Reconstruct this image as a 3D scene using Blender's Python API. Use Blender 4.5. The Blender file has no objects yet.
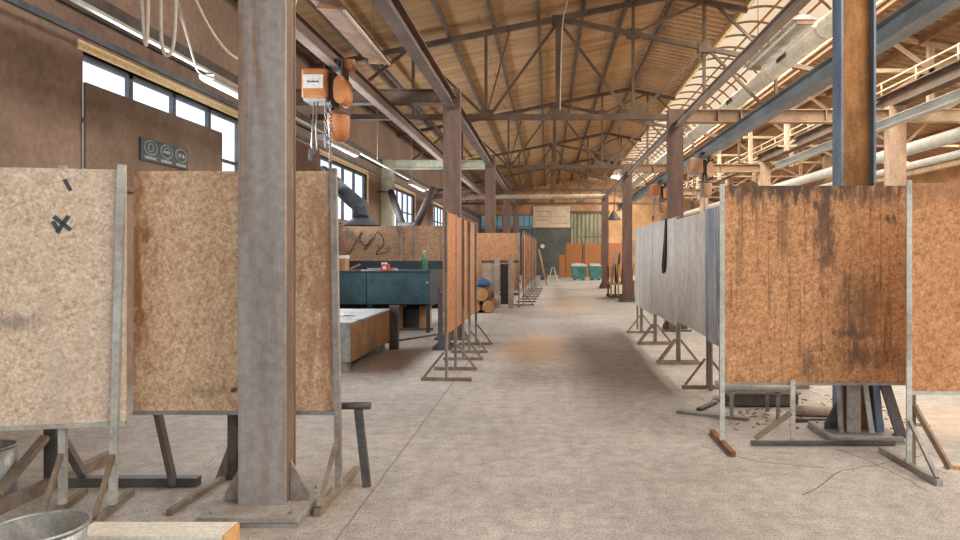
import bpy, math, random
from mathutils import Vector, Matrix
random.seed(7)
C = bpy.context.scene.collection
F, VX, VY, H = 700.0, 548.0, 254.0, 1.35

def P(px, py, Y):                       # a point of the photograph at a known distance from the lens
    return Vector(((px-VX)*Y/F, Y, H-(py-VY)*Y/F))
def lin(c):
    return tuple((v/255/12.92 if v/255 <= .04045 else ((v/255+.055)/1.055)**2.4) for v in c) + (1.0,)

# ---------------------------------------------------------------- materials
def nodes(name):
    m = bpy.data.materials.new(name); m.use_nodes = True
    nt = m.node_tree; b = nt.nodes['Principled BSDF']
    return m, nt, b
def coords(nt, scale=(1,1,1), rot=(0,0,0), vary=True):
    tc = nt.nodes.new('ShaderNodeTexCoord'); mp = nt.nodes.new('ShaderNodeMapping')
    mp.inputs['Scale'].default_value = scale; mp.inputs['Rotation'].default_value = rot
    if vary:
        oi = nt.nodes.new('ShaderNodeObjectInfo'); ml = nt.nodes.new('ShaderNodeMath'); ml.operation = 'MULTIPLY'; ml.inputs[1].default_value = 37.0
        nt.links.new(oi.outputs['Random'], ml.inputs[0])
        ad = nt.nodes.new('ShaderNodeVectorMath'); ad.operation = 'ADD'
        nt.links.new(tc.outputs['Object'], ad.inputs[0]); nt.links.new(ml.outputs[0], ad.inputs[1])
        nt.links.new(ad.outputs[0], mp.inputs['Vector'])
    else:
        nt.links.new(tc.outputs['Object'], mp.inputs['Vector'])
    return mp.outputs['Vector']
def noise(nt, vec, scale=5, detail=6, rough=.6):
    n = nt.nodes.new('ShaderNodeTexNoise'); n.inputs['Scale'].default_value = scale
    n.inputs['Detail'].default_value = detail; n.inputs['Roughness'].default_value = rough
    nt.links.new(vec, n.inputs['Vector']); return n.outputs['Fac']
def ramp(nt, fac, stops):
    r = nt.nodes.new('ShaderNodeValToRGB'); e = r.color_ramp.elements
    while len(e) < len(stops): e.new(.5)
    for i, (p, c) in enumerate(stops):
        e[i].position = p; e[i].color = c if len(c) == 4 else lin(c)
    nt.links.new(fac, r.inputs['Fac']); return r.outputs['Color']
def mix(nt, a, b, fac, mode='MIX'):
    m = nt.nodes.new('ShaderNodeMix'); m.data_type = 'RGBA'; m.blend_type = mode
    if isinstance(fac, (int, float)): m.inputs[0].default_value = fac
    else: nt.links.new(fac, m.inputs[0])
    for s, v in ((6, a), (7, b)):
        if isinstance(v, tuple): m.inputs[s].default_value = v if len(v) == 4 else lin(v)
        else: nt.links.new(v, m.inputs[s])
    return m.outputs[2]
def bump(nt, b, fac, strength=.3, dist=.01):
    n = nt.nodes.new('ShaderNodeBump'); n.inputs['Strength'].default_value = strength; n.inputs['Distance'].default_value = dist
    nt.links.new(fac, n.inputs['Height']); nt.links.new(n.outputs[0], b.inputs['Normal'])

def worn(name, c1, c2, c3=None, scale=6, stretch=(1,1,1), rough=.75, metal=0, lo=.35, hi=.65, bmp=.25, speck=None):
    """worn surface: c1 to c2 by broad noise, c3 in patches"""
    m, nt, b = nodes(name)
    v = coords(nt, stretch)
    n1 = noise(nt, v, scale)
    col = ramp(nt, n1, [(lo, c1), (hi, c2)])
    if c3:
        n2 = noise(nt, v, scale*.45, 8, .7)
        col = mix(nt, col, c3, ramp(nt, n2, [(.52, (0,0,0)), (.66, (255,255,255))]))
    n3 = noise(nt, coords(nt), scale*9, 4)
    g = ramp(nt, n3, [(.3, (178,178,178)), (.7, (255,255,255))])
    col = mix(nt, col, g, .55, 'MULTIPLY')
    nt.links.new(col, b.inputs['Base Color'])
    b.inputs['Roughness'].default_value = rough; b.inputs['Metallic'].default_value = metal
    if bmp: bump(nt, b, n3, bmp, .004)
    return m

def osb(name, dark, base, light, stain=None, stain_amt=(.5,.62), streak=None, sstretch=(5,5,.5), top=None, spots=()):
    m, nt, b = nodes(name)
    acc = None
    for k, a in enumerate((.35, 1.15, 1.95, 2.75)):
        v0 = coords(nt, (1, 1, 1), (0, a, 0)); m2 = nt.nodes.new('ShaderNodeMapping'); m2.inputs['Scale'].default_value = (13, 24, 48)
        nt.links.new(v0, m2.inputs['Vector']); v = m2.outputs['Vector']
        vo = nt.nodes.new('ShaderNodeTexVoronoi'); vo.inputs['Scale'].default_value = 1.35 + .3*k
        nt.links.new(v, vo.inputs['Vector'])
        s = nt.nodes.new('ShaderNodeSeparateColor'); nt.links.new(vo.outputs['Color'], s.inputs[0])
        acc_k = s.outputs[k % 3]
        if acc is None: acc = acc_k
        else:
            ad = nt.nodes.new('ShaderNodeMath'); ad.operation = 'ADD'; nt.links.new(acc, ad.inputs[0]); nt.links.new(acc_k, ad.inputs[1]); acc = ad.outputs[0]
    dv = nt.nodes.new('ShaderNodeMath'); dv.operation = 'DIVIDE'; dv.inputs[1].default_value = 4
    nt.links.new(acc, dv.inputs[0])
    col = ramp(nt, dv.outputs[0], [(.08, dark), (.5, base), (.9, light)])
    fine = noise(nt, coords(nt, (1,1,1)), 60, 3)
    col = mix(nt, col, ramp(nt, fine, [(.3, (200,195,190)), (.6, (255,255,255))]), .55, 'MULTIPLY')
    for a2 in (.6, 2.3):                # dark bark flecks lying along the strands
        v0 = coords(nt, (1,1,1), (0, a2, 0)); m3 = nt.nodes.new('ShaderNodeMapping'); m3.inputs['Scale'].default_value = (9, 20, 55)
        nt.links.new(v0, m3.inputs['Vector']); fk = noise(nt, m3.outputs['Vector'], 1.4, 5, .6)
        col = mix(nt, col, tuple(int(c*.72) for c in dark), ramp(nt, fk, [(.61, (0,0,0)), (.73, (120,120,120))]))
    blot = noise(nt, coords(nt, (1,1,1)), 2.2, 7, .65)
    col = mix(nt, col, dark, ramp(nt, blot, [(.55, (0,0,0)), (.85, (130,130,130))]))
    for (cx, cz, rx, rz, c, amt) in spots:
        tc = nt.nodes.new('ShaderNodeTexCoord'); mp = nt.nodes.new('ShaderNodeMapping'); rx, rz = rx*1.5, rz*1.5; mp.inputs['Location'].default_value = (-cx/rx, 0, -cz/rz); mp.inputs['Scale'].default_value = (1/rx, 0, 1/rz)
        nt.links.new(tc.outputs['Object'], mp.inputs['Vector']); ln = nt.nodes.new('ShaderNodeVectorMath'); ln.operation = 'LENGTH'; nt.links.new(mp.outputs[0], ln.inputs[0])
        ad = nt.nodes.new('ShaderNodeMath'); ad.operation = 'MULTIPLY_ADD'; ad.inputs[1].default_value = 2.4; nt.links.new(noise(nt, coords(nt, (16,16,5)), 1.3, 8, .72), ad.inputs[0]); nt.links.new(ln.outputs['Value'], ad.inputs[2])
        k = int(255*amt); col = mix(nt, col, c, ramp(nt, ad.outputs[0], [(.75, (k,k,k)), (1.0, (k//3,)*3)]) if False else ramp(nt, _scale(nt, ad.outputs[0]), [(.74, (k,k,k)), (1.02, (0,0,0))]))
    if stain:
        v = coords(nt, sstretch)
        n = noise(nt, v, 1.5, 8, .68)
        col = mix(nt, col, stain, ramp(nt, n, [(stain_amt[0], (0,0,0)), (stain_amt[1], (235,235,235))]))
    if streak:
        v = coords(nt, (22, 22, .8)); n = noise(nt, v, 1.6, 9, .72)
        col = mix(nt, col, streak, ramp(nt, n, [(.54, (0,0,0)), (.63, (220,220,220))]))
    if top:                             # soot along the upper edge
        tc = nt.nodes.new('ShaderNodeTexCoord'); sp = nt.nodes.new('ShaderNodeSeparateXYZ'); nt.links.new(tc.outputs['Generated'], sp.inputs[0])
        n = noise(nt, coords(nt, (6,6,2)), 1.2, 7, .7)
        ad = nt.nodes.new('ShaderNodeMath'); ad.operation = 'MULTIPLY_ADD'; ad.inputs[1].default_value = .75
        nt.links.new(n, ad.inputs[0]); nt.links.new(sp.outputs[2], ad.inputs[2])
        col = mix(nt, col, top, ramp(nt, ad.outputs[0], [(1.18/1.75 if False else .0, (0,0,0)), (1.0, (0,0,0))]) if False else ramp(nt, _scale(nt, ad.outputs[0]), [(.60, (0,0,0)), (.74, (225,225,225))]))
    nt.links.new(col, b.inputs['Base Color']); b.inputs['Roughness'].default_value = .85
    bump(nt, b, dv.outputs[0], .08, .003)
    return m
def _scale(nt, s):
    d = nt.nodes.new('ShaderNodeMath'); d.operation = 'DIVIDE'; d.inputs[1].default_value = 1.9
    nt.links.new(s, d.inputs[0]); return d.outputs[0]
def plain(name, c, rough=.6, metal=0, spec=None, trans=0):
    m, nt, b = nodes(name); b.inputs['Base Color'].default_value = lin(c); b.inputs['Roughness'].default_value = rough; b.inputs['Metallic'].default_value = metal
    n = noise(nt, coords(nt), 25, 4); col = mix(nt, lin(c), tuple(v*.72 for v in lin(c)[:3])+(1,), ramp(nt, n, [(.4,(0,0,0)),(.75,(255,255,255))]))
    nt.links.new(col, b.inputs['Base Color'])
    if trans: b.inputs['Transmission Weight'].default_value = trans
    return m
def glow(name, c, s, c2=None, scale=.6):
    m = bpy.data.materials.new(name); m.use_nodes = True; nt = m.node_tree; nt.nodes.clear()
    o = nt.nodes.new('ShaderNodeOutputMaterial'); e = nt.nodes.new('ShaderNodeEmission')
    e.inputs['Strength'].default_value = s; e.inputs['Color'].default_value = lin(c)
    if c2:
        n = noise(nt, coords(nt), scale, 3); nt.links.new(ramp(nt, n, [(.35, c), (.65, c2)]), e.inputs['Color'])
    nt.links.new(e.outputs[0], o.inputs[0]); return m

M = {}
SOOT = (78,60,50)
M['osb_pale'] = osb('osb_pale', (176,150,126), (218,194,170), (238,222,204), (190,174,158), (.52,.75), spots=((.72,1.0,.16,.06,(120,112,106),.8),(.35,1.5,.2,.5,(176,160,146),.5)))
M['osb_tan'] = osb('osb_tan', (172,136,104), (216,182,148), (236,212,184), (180,148,120), (.54,.78), spots=((-.03,1.3,.13,.9,(142,92,52),.95),(.42,.57,.2,.04,(104,84,72),.7),(1.1,1.2,.16,1.0,(150,100,64),.85)))  # last spot: shaded strip right of the column painted into the board
M['osb_orange'] = osb('osb_orange', (138,92,58), (184,130,88), (206,156,114), (130,92,64), (.56,.78), spots=((.3,1.75,.8,.1,(128,90,64),.8),))
M['osb_stained'] = osb('osb_stained', (136,92,60), (188,136,92), (212,166,122), (118,88,66), (.56,.72), (84,62,48), (6,6,.55),
    spots=((.55,1.86,1.1,.17,SOOT,1.0),(.72,1.55,.09,.42,SOOT,.9),(.42,1.55,.07,.3,SOOT,.7),(.12,1.5,.04,.4,(110,80,60),.7),(.98,.95,.22,.30,(120,90,70),.85),(1.02,.62,.30,.10,SOOT,.8),(.6,.56,.06,.16,SOOT,.8),(1.17,1.6,.06,.05,(50,42,40),.9),(1.1,1.75,.3,.12,(120,86,64),.7),(.9,.78,.15,.06,SOOT,.8)))
M['osb_row'] = osb('osb_row', (150,92,54), (186,124,80), (202,144,100), (150,92,58), (.56,.85))
M['osb_far'] = osb('osb_far', (140,96,62), (188,138,98), (210,168,126), (120,90,68), (.55,.75))
M['osb_grime'] = osb('osb_grime', (128,98,76), (186,148,118), (208,176,146), (96,86,82), (.54,.70), None, (2,2,2))
M['panel_grey'] = worn('panel_grey', (196,190,180), (226,222,212), (204,190,170), 1.6, (2.5,2.5,.6), .7, 0, .3, .7, .15)
M['panel_blue'] = worn('panel_blue', (84,96,114), (150,158,164), (196,190,180), 2.2, (3,3,.5), .6)
M['steel_pale'] = worn('steel_pale', (172,172,164), (202,202,192), (150,132,112), 4, (1,1,1), .55, .2)
M['steel_grey'] = worn('steel_grey', (134,128,122), (170,164,156), (130,104,82), 4, (1,1,1), .6, .25)
M['steel_dark'] = worn('steel_dark', (74,70,70), (106,100,96), (104,80,62), 5, (1,1,1), .6, .3)
M['plate_dust'] = worn('plate_dust', (142,134,128), (174,166,158), (138,116,98), 5, (1,1,1), .8)
M['rust'] = worn('rust', (110,70,42), (152,104,66), (92,64,48), 6, (1,1,.4), .85)
M['foot'] = worn('foot', (118,104,90), (154,138,120), (138,104,74), 6, (1,1,1), .75, .15)
M['column_front'] = worn('column_front', (140,132,128), (176,168,162), (140,112,90), 2.4, (4,4,.3), .6, .15, .3, .7, .15)
M['column_side'] = worn('column_side', (104,84,68), (130,106,88), (96,74,60), 5, (2,2,.4), .75)
M['column_brown'] = worn('column_brown', (96,72,62), (122,94,80), (88,60,48), 4, (2,2,.4), .7)
M['column_web'] = worn('column_web', (140,92,50), (176,122,70), (118,80,48), 5, (2,2,.6), .85)
M['column_blue'] = worn('column_blue', (92,108,126), (124,144,164), (92,92,98), 5, (1,1,.4), .6)
M['column_cream'] = worn('column_cream', (166,138,114), (192,164,138), (150,118,92), 4, (1,1,.4), .75)
M['beam_brown'] = worn('beam_brown', (94,74,64), (124,100,86), (110,78,58), 4, (1,.4,1), .65)
M['beam_grey'] = worn('beam_grey', (150,132,116), (180,162,146), (140,108,84), 4, (1,.4,1), .6)
M['beam_blue'] = worn('beam_blue', (112,124,128), (148,156,156), (120,116,110), 4, (1,.4,1), .55)
M['beam_green'] = worn('beam_green', (196,204,180), (220,224,202), (190,184,158), 4, (1,1,1), .7)
M['beam_tan'] = worn('beam_tan', (146,116,90), (172,142,114), (124,96,74), 4, (.4,1,1), .7)
M['truss'] = worn('truss', (84,66,52), (112,90,70), (74,56,44), 5, (1,1,1), .7)
M['truss_tan'] = worn('truss_tan', (128,92,62), (156,116,80), None, 5, (1,1,1), .7)
M['cream'] = worn('cream', (198,170,138), (220,194,162), (176,146,114), 5, (1,1,1), .7)
M['white'] = worn('white', (190,188,180), (214,210,202), None, 5, (1,1,1), .5)
M['rail_white'] = worn('rail_white', (176,176,168), (206,206,196), None, 5, (1,.4,1), .5)
M['duct'] = worn('duct', (214,204,184), (236,226,204), (190,172,146), 3, (1,1,1), .5, .1)
M['orange'] = worn('orange', (190,116,64), (212,140,84), (164,100,60), 6, (1,1,1), .5)
M['chain'] = plain('chain', (150,148,146), .4, .7)
M['black'] = plain('black', (42,40,42), .6)
M['teal'] = worn('teal', (34,70,82), (56,96,106), (44,62,68), 3, (1,1,1), .5)
M['teal_dark'] = worn('teal_dark', (28,44,54), (44,62,72), None, 3, (1,1,1), .5)
M['skip_teal'] = worn('skip_teal', (62,122,122), (92,152,148), (60,90,88), 4)
M['timber'] = worn('timber', (234,228,214), (246,242,230), (224,210,188), 6, (.4,6,6), .7, 0, .3, .7, .1)
M['timber_end'] = worn('timber_end', (210,158,100), (228,180,124), (186,130,76), 12, (1,1,1), .8)
M['wood'] = worn('wood', (178,128,84), (206,160,114), (150,104,68), 5, (1,1,.3), .8)
M['galv'] = worn('galv', (132,134,134), (188,190,188), (150,140,124), 7, (1,1,.5), .42, .45)
M['box_side'] = worn('box_side', (132,98,62), (172,132,86), (108,96,88), 3, (1,1,1), .65, .1)
M['box_top'] = worn('box_top', (150,154,152), (196,200,196), (130,128,122), 3, (1,1,1), .45, .2)
M['cable'] = plain('cable', (196,184,168), .6)
M['cable_dark'] = plain('cable_dark', (58,48,44), .7)
M['duct_arm'] = worn('duct_arm', (74,80,90), (104,112,122), (90,80,72), 4, (1,1,1), .75)
M['green_glass'] = plain('green_glass', (70,120,86), .15)
M['red'] = plain('red', (206,62,48), .6)
M['paper'] = plain('paper', (232,226,218), .8)
M['yellow'] = plain('yellow', (176,140,66), .6)
M['bag_blue'] = plain('bag_blue', (52,84,128), .7)
M['lamp_body'] = worn('lamp_body', (172,128,96), (204,160,126), None, 4)
M['lamp_rust'] = worn('lamp_rust', (112,84,64), (146,112,86), (150,120,94), 5)
M['lamp_tube'] = plain('lamp_tube', (238,226,206), .3)
M['sign'] = plain('sign', (66,78,84), .6)
M['sign_mark'] = plain('sign_mark', (150,162,162), .6)
M['board_wall'] = worn('board_wall', (118,98,84), (142,122,106), (128,100,78), 2.5, (1,1,1), .8)
M['lintel'] = worn('lintel', (238,206,148), (250,226,178), None, 4, (1,1,1), .7)
M['frame_blue'] = worn('frame_blue', (92,100,110), (126,132,138), None, 4)
M['notice'] = worn('notice', (214,196,170), (234,218,194), (200,178,150), 3)
M['corr_door'] = worn('corr_door', (128,128,104), (158,154,126), (110,104,84), 3, (1,1,.3))
M['back_dark'] = worn('back_dark', (86,92,90), (112,114,108), (72,80,82), .8)
M['back_tan'] = worn('back_tan', (188,142,100), (216,172,126), (158,116,84), 1.2)
M['wall_plaster'] = worn('wall_plaster', (140,116,102), (166,142,126), (122,102,90), 1.3, (1,1,.6), .85, 0, .3, .7, .2)
M['wall_tan'] = worn('wall_tan', (206,160,116), (226,182,138), (184,138,100), .8)
M['pane'] = glow('pane', (220,234,255), 2.0, (240,246,255), 1.2)
M['pane_far'] = glow('pane_far', (150,184,196), .55, (120,150,160), 1.0)
M['skyglass'] = glow('skyglass', (255,222,180), 1.15, (255,236,208), .8)
M['corrugated'] = worn('corrugated', (164,130,96), (186,150,114), (146,114,82), 1.6, (1,.3,1), .8)

def floor_material():
    m, nt, b = nodes('concrete')
    v = coords(nt, vary=False)
    n1 = noise(nt, v, .55, 9, .65)
    col = ramp(nt, n1, [(.3, (162,155,148)), (.5, (182,175,168)), (.7, (200,194,187))])
    n2 = noise(nt, v, 9, 9, .72)
    col = mix(nt, col, ramp(nt, n2, [(.3, (176,172,168)), (.62, (255,255,255))]), .7, 'MULTIPLY')
    n4 = noise(nt, v, 85, 3, .7)
    col = mix(nt, col, ramp(nt, n4, [(.34, (130,124,118)), (.52, (255,255,255))]), .75, 'MULTIPLY')
    n5 = noise(nt, v, 1.1, 8, .7)       # rusty dust
    col = mix(nt, col, (184,152,122), ramp(nt, n5, [(.55, (0,0,0)), (.78, (120,120,120))]))
    n6 = noise(nt, coords(nt, (1.6,.8,1), vary=False), 1.2, 8, .7)   # oily tracks
    col = mix(nt, col, (140,132,126), ramp(nt, n6, [(.58, (0,0,0)), (.76, (120,120,120))]))
    sp = nt.nodes.new('ShaderNodeSeparateXYZ'); tc = nt.nodes.new('ShaderNodeTexCoord'); nt.links.new(tc.outputs['Object'], sp.inputs[0])
    def patch(cx, cy, rx, ry, c, amt):   # a tinted patch with its own place on the slab
        nonlocal col
        mp = nt.nodes.new('ShaderNodeMapping'); mp.inputs['Location'].default_value = (-cx/rx, -cy/ry, 0); mp.inputs['Scale'].default_value = (1/rx, 1/ry, 0)
        nt.links.new(tc.outputs['Object'], mp.inputs['Vector'])
        ln = nt.nodes.new('ShaderNodeVectorMath'); ln.operation = 'LENGTH'; nt.links.new(mp.outputs[0], ln.inputs[0])
        a = nt.nodes.new('ShaderNodeMath'); a.operation = 'MULTIPLY_ADD'; a.inputs[1].default_value = .7
        nn = noise(nt, v, 2.5, 6, .65); nt.links.new(nn, a.inputs[0]); nt.links.new(ln.outputs['Value'], a.inputs[2])
        k = int(255*amt)
        col = mix(nt, col, c, ramp(nt, a.outputs[0], [(.55, (k,k,k)), (1.0, (0,0,0))]))
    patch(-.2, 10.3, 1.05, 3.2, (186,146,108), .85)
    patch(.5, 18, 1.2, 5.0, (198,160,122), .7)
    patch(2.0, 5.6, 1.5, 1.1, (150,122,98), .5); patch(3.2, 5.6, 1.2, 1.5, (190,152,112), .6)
    patch(-1.25, 4.0, .5, 1.0, (136,104,76), .55)
    # slab joints
    def joint(axis, at, w):
        nonlocal col
        s = nt.nodes.new('ShaderNodeMath'); s.operation = 'SUBTRACT'; s.inputs[1].default_value = at
        nw = noise(nt, v, 4, 3); j = nt.nodes.new('ShaderNodeMath'); j.operation = 'MULTIPLY_ADD'; j.inputs[1].default_value = .03
        nt.links.new(nw, j.inputs[0]); nt.links.new(sp.outputs[axis], j.inputs[2]); nt.links.new(j.outputs[0], s.inputs[0])
        ab = nt.nodes.new('ShaderNodeMath'); ab.operation = 'ABSOLUTE'; nt.links.new(s.outputs[0], ab.inputs[0])
        lt = nt.nodes.new('ShaderNodeMath'); lt.operation = 'LESS_THAN'; lt.inputs[1].default_value = w; nt.links.new(ab.outputs[0], lt.inputs[0])
        ml = nt.nodes.new('ShaderNodeMath'); ml.operation = 'MULTIPLY'; ml.inputs[1].default_value = .6; nt.links.new(lt.outputs[0], ml.inputs[0])
        col = mix(nt, col, (92,82,74), ml.outputs[0])
    joint(0, -.985, .006); joint(0, 2.6, .006); joint(1, 9.7, .012); joint(1, 15.7, .012)
    nt.links.new(col, b.inputs['Base Color']); b.inputs['Roughness'].default_value = .8
    bump(nt, b, n2, .35, .01)
    return m
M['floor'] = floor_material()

def ceiling_material():
    m, nt, b = nodes('ceiling_boards')
    v = coords(nt, (.5, 3.2, 1), vary=False)
    n1 = noise(nt, v, 1.0, 9, .7)
    col = ramp(nt, n1, [(.3, (136,100,64)), (.5, (172,134,92)), (.7, (196,160,116))])
    n2 = noise(nt, coords(nt, (.7, 6, 1), vary=False), 1.6, 8, .75)
    col = mix(nt, col, (104,74,48), ramp(nt, n2, [(.58, (0,0,0)), (.72, (170,170,170))]))
    br = nt.nodes.new('ShaderNodeTexBrick'); br.inputs['Scale'].default_value = 1.0
    br.inputs['Brick Width'].default_value = 2.5; br.inputs['Row Height'].default_value = .62; br.inputs['Mortar Size'].default_value = .012
    br.inputs['Color1'].default_value = br.inputs['Color2'].default_value = (0,0,0,1); br.inputs['Mortar'].default_value = (.6,.6,.6,1)
    nt.links.new(coords(nt, vary=False), br.inputs['Vector'])
    col = mix(nt, col, (92,66,44), br.outputs['Color'])
    nt.links.new(col, b.inputs['Base Color']); b.inputs['Roughness'].default_value = .9
    bump(nt, b, n1, .3, .02)
    return m
M['ceiling'] = ceiling_material()

# ---------------------------------------------------------------- mesh building
class MB:
    def __init__(s): s.v = []; s.f = []; s.smooth = []
    def add(s, vs, fs, sm=False):
        k = len(s.v); s.v += [Vector(p) for p in vs]; s.f += [[i+k for i in f] for f in fs]; s.smooth += [sm]*len(fs); return s
    def box(s, x0, x1, y0, y1, z0, z1):
        vs = [(x,y,z) for x in (x0,x1) for y in (y0,y1) for z in (z0,z1)]
        return s.add(vs, [(0,1,3,2),(4,6,7,5),(0,4,5,1),(2,3,7,6),(0,2,6,4),(1,5,7,3)])
    def frame(s, p, q, up=(0,0,1)):
        p, q = Vector(p), Vector(q); d = (q-p).normalized(); up = Vector(up)
        if abs(d.dot(up)) > .99: up = Vector((0,1,0))
        a = d.cross(up).normalized(); return p, q, a, a.cross(d).normalized()
    def prof(s, p, q, pts, up=(0,0,1), sm=False):     # sweep a closed profile (a, b) from p to q
        p, q, a, b = s.frame(p, q, up); n = len(pts)
        vs = [e + a*u + b*w for e in (p, q) for u, w in pts]
        fs = [(i, (i+1) % n, n+(i+1) % n, n+i) for i in range(n)]
        k = len(s.v); s.add(vs, fs, sm)
        s.f += [[k+i for i in range(n)][::-1], [k+n+i for i in range(n)]]; s.smooth += [False, False]
        return s
    def bar(s, p, q, w, h=None, up=(0,0,1)):
        h = h or w; w /= 2; h /= 2
        return s.prof(p, q, [(-w,-h),(w,-h),(w,h),(-w,h)], up)
    def angle(s, p, q, w, t=.006, up=(0,0,1)):        # L section
        return s.prof(p, q, [(-w/2,-w/2),(w/2,-w/2),(w/2,-w/2+t),(-w/2+t,-w/2+t),(-w/2+t,w/2),(-w/2,w/2)], up)
    def ibeam(s, p, q, h, w, tf=.016, tw=.012, up=(0,0,1)):
        h /= 2; w /= 2; t = tw/2
        return s.prof(p, q, [(-w,-h),(w,-h),(w,-h+tf),(t,-h+tf),(t,h-tf),(w,h-tf),(w,h),(-w,h),(-w,h-tf),(-t,h-tf),(-t,-h+tf),(-w,-h+tf)], up)
    def tube(s, p, q, r, n=12, r2=None):
        if r2 is None: return s.prof(p, q, [(r*math.cos(2*math.pi*i/n), r*math.sin(2*math.pi*i/n)) for i in range(n)], sm=True)
        p, q, a, b = s.frame(p, q); cs = [(math.cos(2*math.pi*i/n), math.sin(2*math.pi*i/n)) for i in range(n)]
        k = len(s.v); s.add([e + (a*u+b*w)*rr for e, rr in ((p,r),(q,r2)) for u, w in cs], [(i,(i+1)%n,n+(i+1)%n,n+i) for i in range(n)], True)
        s.f += [[k+i for i in range(n)][::-1], [k+n+i for i in range(n)]]; s.smooth += [False]*2; return s
    def path(s, pts, r, n=8, closed=False):
        pts = [Vector(p) for p in pts]; m = len(pts); vs = []; ref = None
        for i, p in enumerate(pts):
            d = ((pts[(i+1)%m] if closed or i+1 < m else p) - (pts[i-1] if closed or i else p)).normalized()
            if ref is None: ref = Vector((0,0,1)) if abs(d.z) < .9 else Vector((1,0,0))
            a = d.cross(ref).normalized(); b = a.cross(d).normalized(); ref = b
            vs += [p + (a*math.cos(t)+b*math.sin(t))*r for t in [2*math.pi*j/n for j in range(n)]]
        fs = [(i*n+j, i*n+(j+1)%n, ((i+1)%m)*n+(j+1)%n, ((i+1)%m)*n+j) for i in range(m if closed else m-1) for j in range(n)]
        if not closed: fs += [tuple(range(n))[::-1], tuple((m-1)*n+j for j in range(n))]
        return s.add(vs, fs, True)
    def lathe(s, c, prof, n=28):
        c = Vector(c); m = len(prof); vs = [c + Vector((r*math.cos(2*math.pi*j/n), r*math.sin(2*math.pi*j/n), z)) for r, z in prof for j in range(n)]
        return s.add(vs, [(i*n+j, i*n+(j+1)%n, (i+1)*n+(j+1)%n, (i+1)*n+j) for i in range(m-1) for j in range(n)], True)
    def poly(s, pts, off):                             # polygon extruded by off
        n = len(pts); off = Vector(off); a = [Vector(p) for p in pts]
        return s.add(a + [p+off for p in a], [tuple(range(n))[::-1], tuple(range(n, 2*n))] + [(i,(i+1)%n,n+(i+1)%n,n+i) for i in range(n)])
    def build(s, name, mat, parent=None, local=False, bevel=0):
        me = bpy.data.meshes.new(name); vs = s.v
        if parent is not None and not local:
            r = parent
            while r.parent: r = r.parent
            inv = ROOT[r.name].inverted(); vs = [inv @ p for p in vs]
        base = Vector((0,0,0))
        if parent is None:                             # origin at the middle of the underside
            xs = [p.x for p in vs]; ys = [p.y for p in vs]; zs = [p.z for p in vs]
            base = Vector(((min(xs)+max(xs))/2, (min(ys)+max(ys))/2, min(zs))) if not getattr(s, 'keep', False) else base
            vs = [p-base for p in vs]
        me.from_pydata([tuple(p) for p in vs], [], s.f); me.update()
        import bmesh
        bm = bmesh.new(); bm.from_mesh(me); bmesh.ops.recalc_face_normals(bm, faces=bm.faces); bm.to_mesh(me); bm.free()
        for p, sm in zip(me.polygons, s.smooth): p.use_smooth = sm
        me.materials.append(M[mat] if isinstance(mat, str) else mat)
        o = bpy.data.objects.new(name, me); C.objects.link(o); o.location = base
        if parent is not None: o.parent = parent
        else: ROOT[o.name] = Matrix.Translation(base)
        if bevel:
            b = o.modifiers.new('bevel', 'BEVEL'); b.width = bevel; b.segments = 2; b.limit_method = 'ANGLE'
        return o
ROOT = {}
def tag(o, label=None, cat=None, group=None, kind=None):
    for k, v in (('label',label),('category',cat),('group',group),('kind',kind)):
        if v: o[k] = v
    return o
def thing(name, label, cat, loc=(0,0,0), rz=0, group=None):
    o = bpy.data.objects.new(name, None); C.objects.link(o); o.location = loc; o.rotation_euler = (0,0,rz)
    o.empty_display_size = .1
    ROOT[o.name] = Matrix.Translation(Vector(loc)) @ Matrix.Rotation(rz, 4, 'Z')
    return tag(o, label, cat, group)
def struct(name, mb, mat, bevel=0):
    mb.keep = True
    return tag(mb.build(name, mat, bevel=bevel), kind='structure')
def single(name, mb, mat, label, cat, group=None, bevel=0):
    return tag(mb.build(name, mat, bevel=bevel), label, cat, group)

# ---------------------------------------------------------------- camera
cam = bpy.data.objects.new('camera', bpy.data.cameras.new('camera')); C.objects.link(cam)
cam.location = (0, 0, H); cam.rotation_euler = (math.radians(90), 0, 0)
cam.data.sensor_width = 36; cam.data.lens = F*36/960
cam.data.shift_x = -(VX-480)/960; cam.data.shift_y = -(270-VY)/960
cam.data.clip_start = .05; cam.data.clip_end = 300
bpy.context.scene.camera = cam

# ---------------------------------------------------------------- the shell
WX, RX, Y0, YE = -4.4, 12.5, -3.0, 45.0
RIDGE_X, RIDGE_Z = 2.326, 6.315
def roof(x): return 5.85 + .2*x if x <= RIDGE_X else RIDGE_Z - .2*(x-RIDGE_X)
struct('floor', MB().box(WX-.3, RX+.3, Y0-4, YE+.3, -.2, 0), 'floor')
floor_ob = [o for o in C.objects if o.name == 'floor'][0]
def fpt(px, py): Y = F*H/(py-VY); return (px-VX)*Y/F, Y
def crack(pts, w):
    pts = [fpt(*p) for p in pts]; q = []
    for (a, b), (c, d) in zip(pts, pts[1:]):
        for j in range(4): q.append((a+(c-a)*j/4 + random.uniform(-.02,.02), b+(d-b)*j/4 + random.uniform(-.02,.02)))
    mb = MB()
    for (a, b), (c, d) in zip(q, q[1:]): mb.bar((a, b, .0005), (c, d, .0005), w, .001)
    mb.build('crack', 'black', floor_ob)
crack([(803,494),(845,470),(884,464),(930,452)], .005); crack([(839,449),(872,462),(900,476),(940,498)], .004); crack([(700,446),(760,462),(845,470)], .003)
cl = struct('ceiling', MB().poly([(WX-.3, Y0, roof(WX-.3)), (RIDGE_X, Y0, RIDGE_Z), (RIDGE_X, Y0, RIDGE_Z+.08), (WX-.3, Y0, roof(WX-.3)+.08)], (0, YE-Y0, 0)), 'ceiling')
x = -4.32
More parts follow.
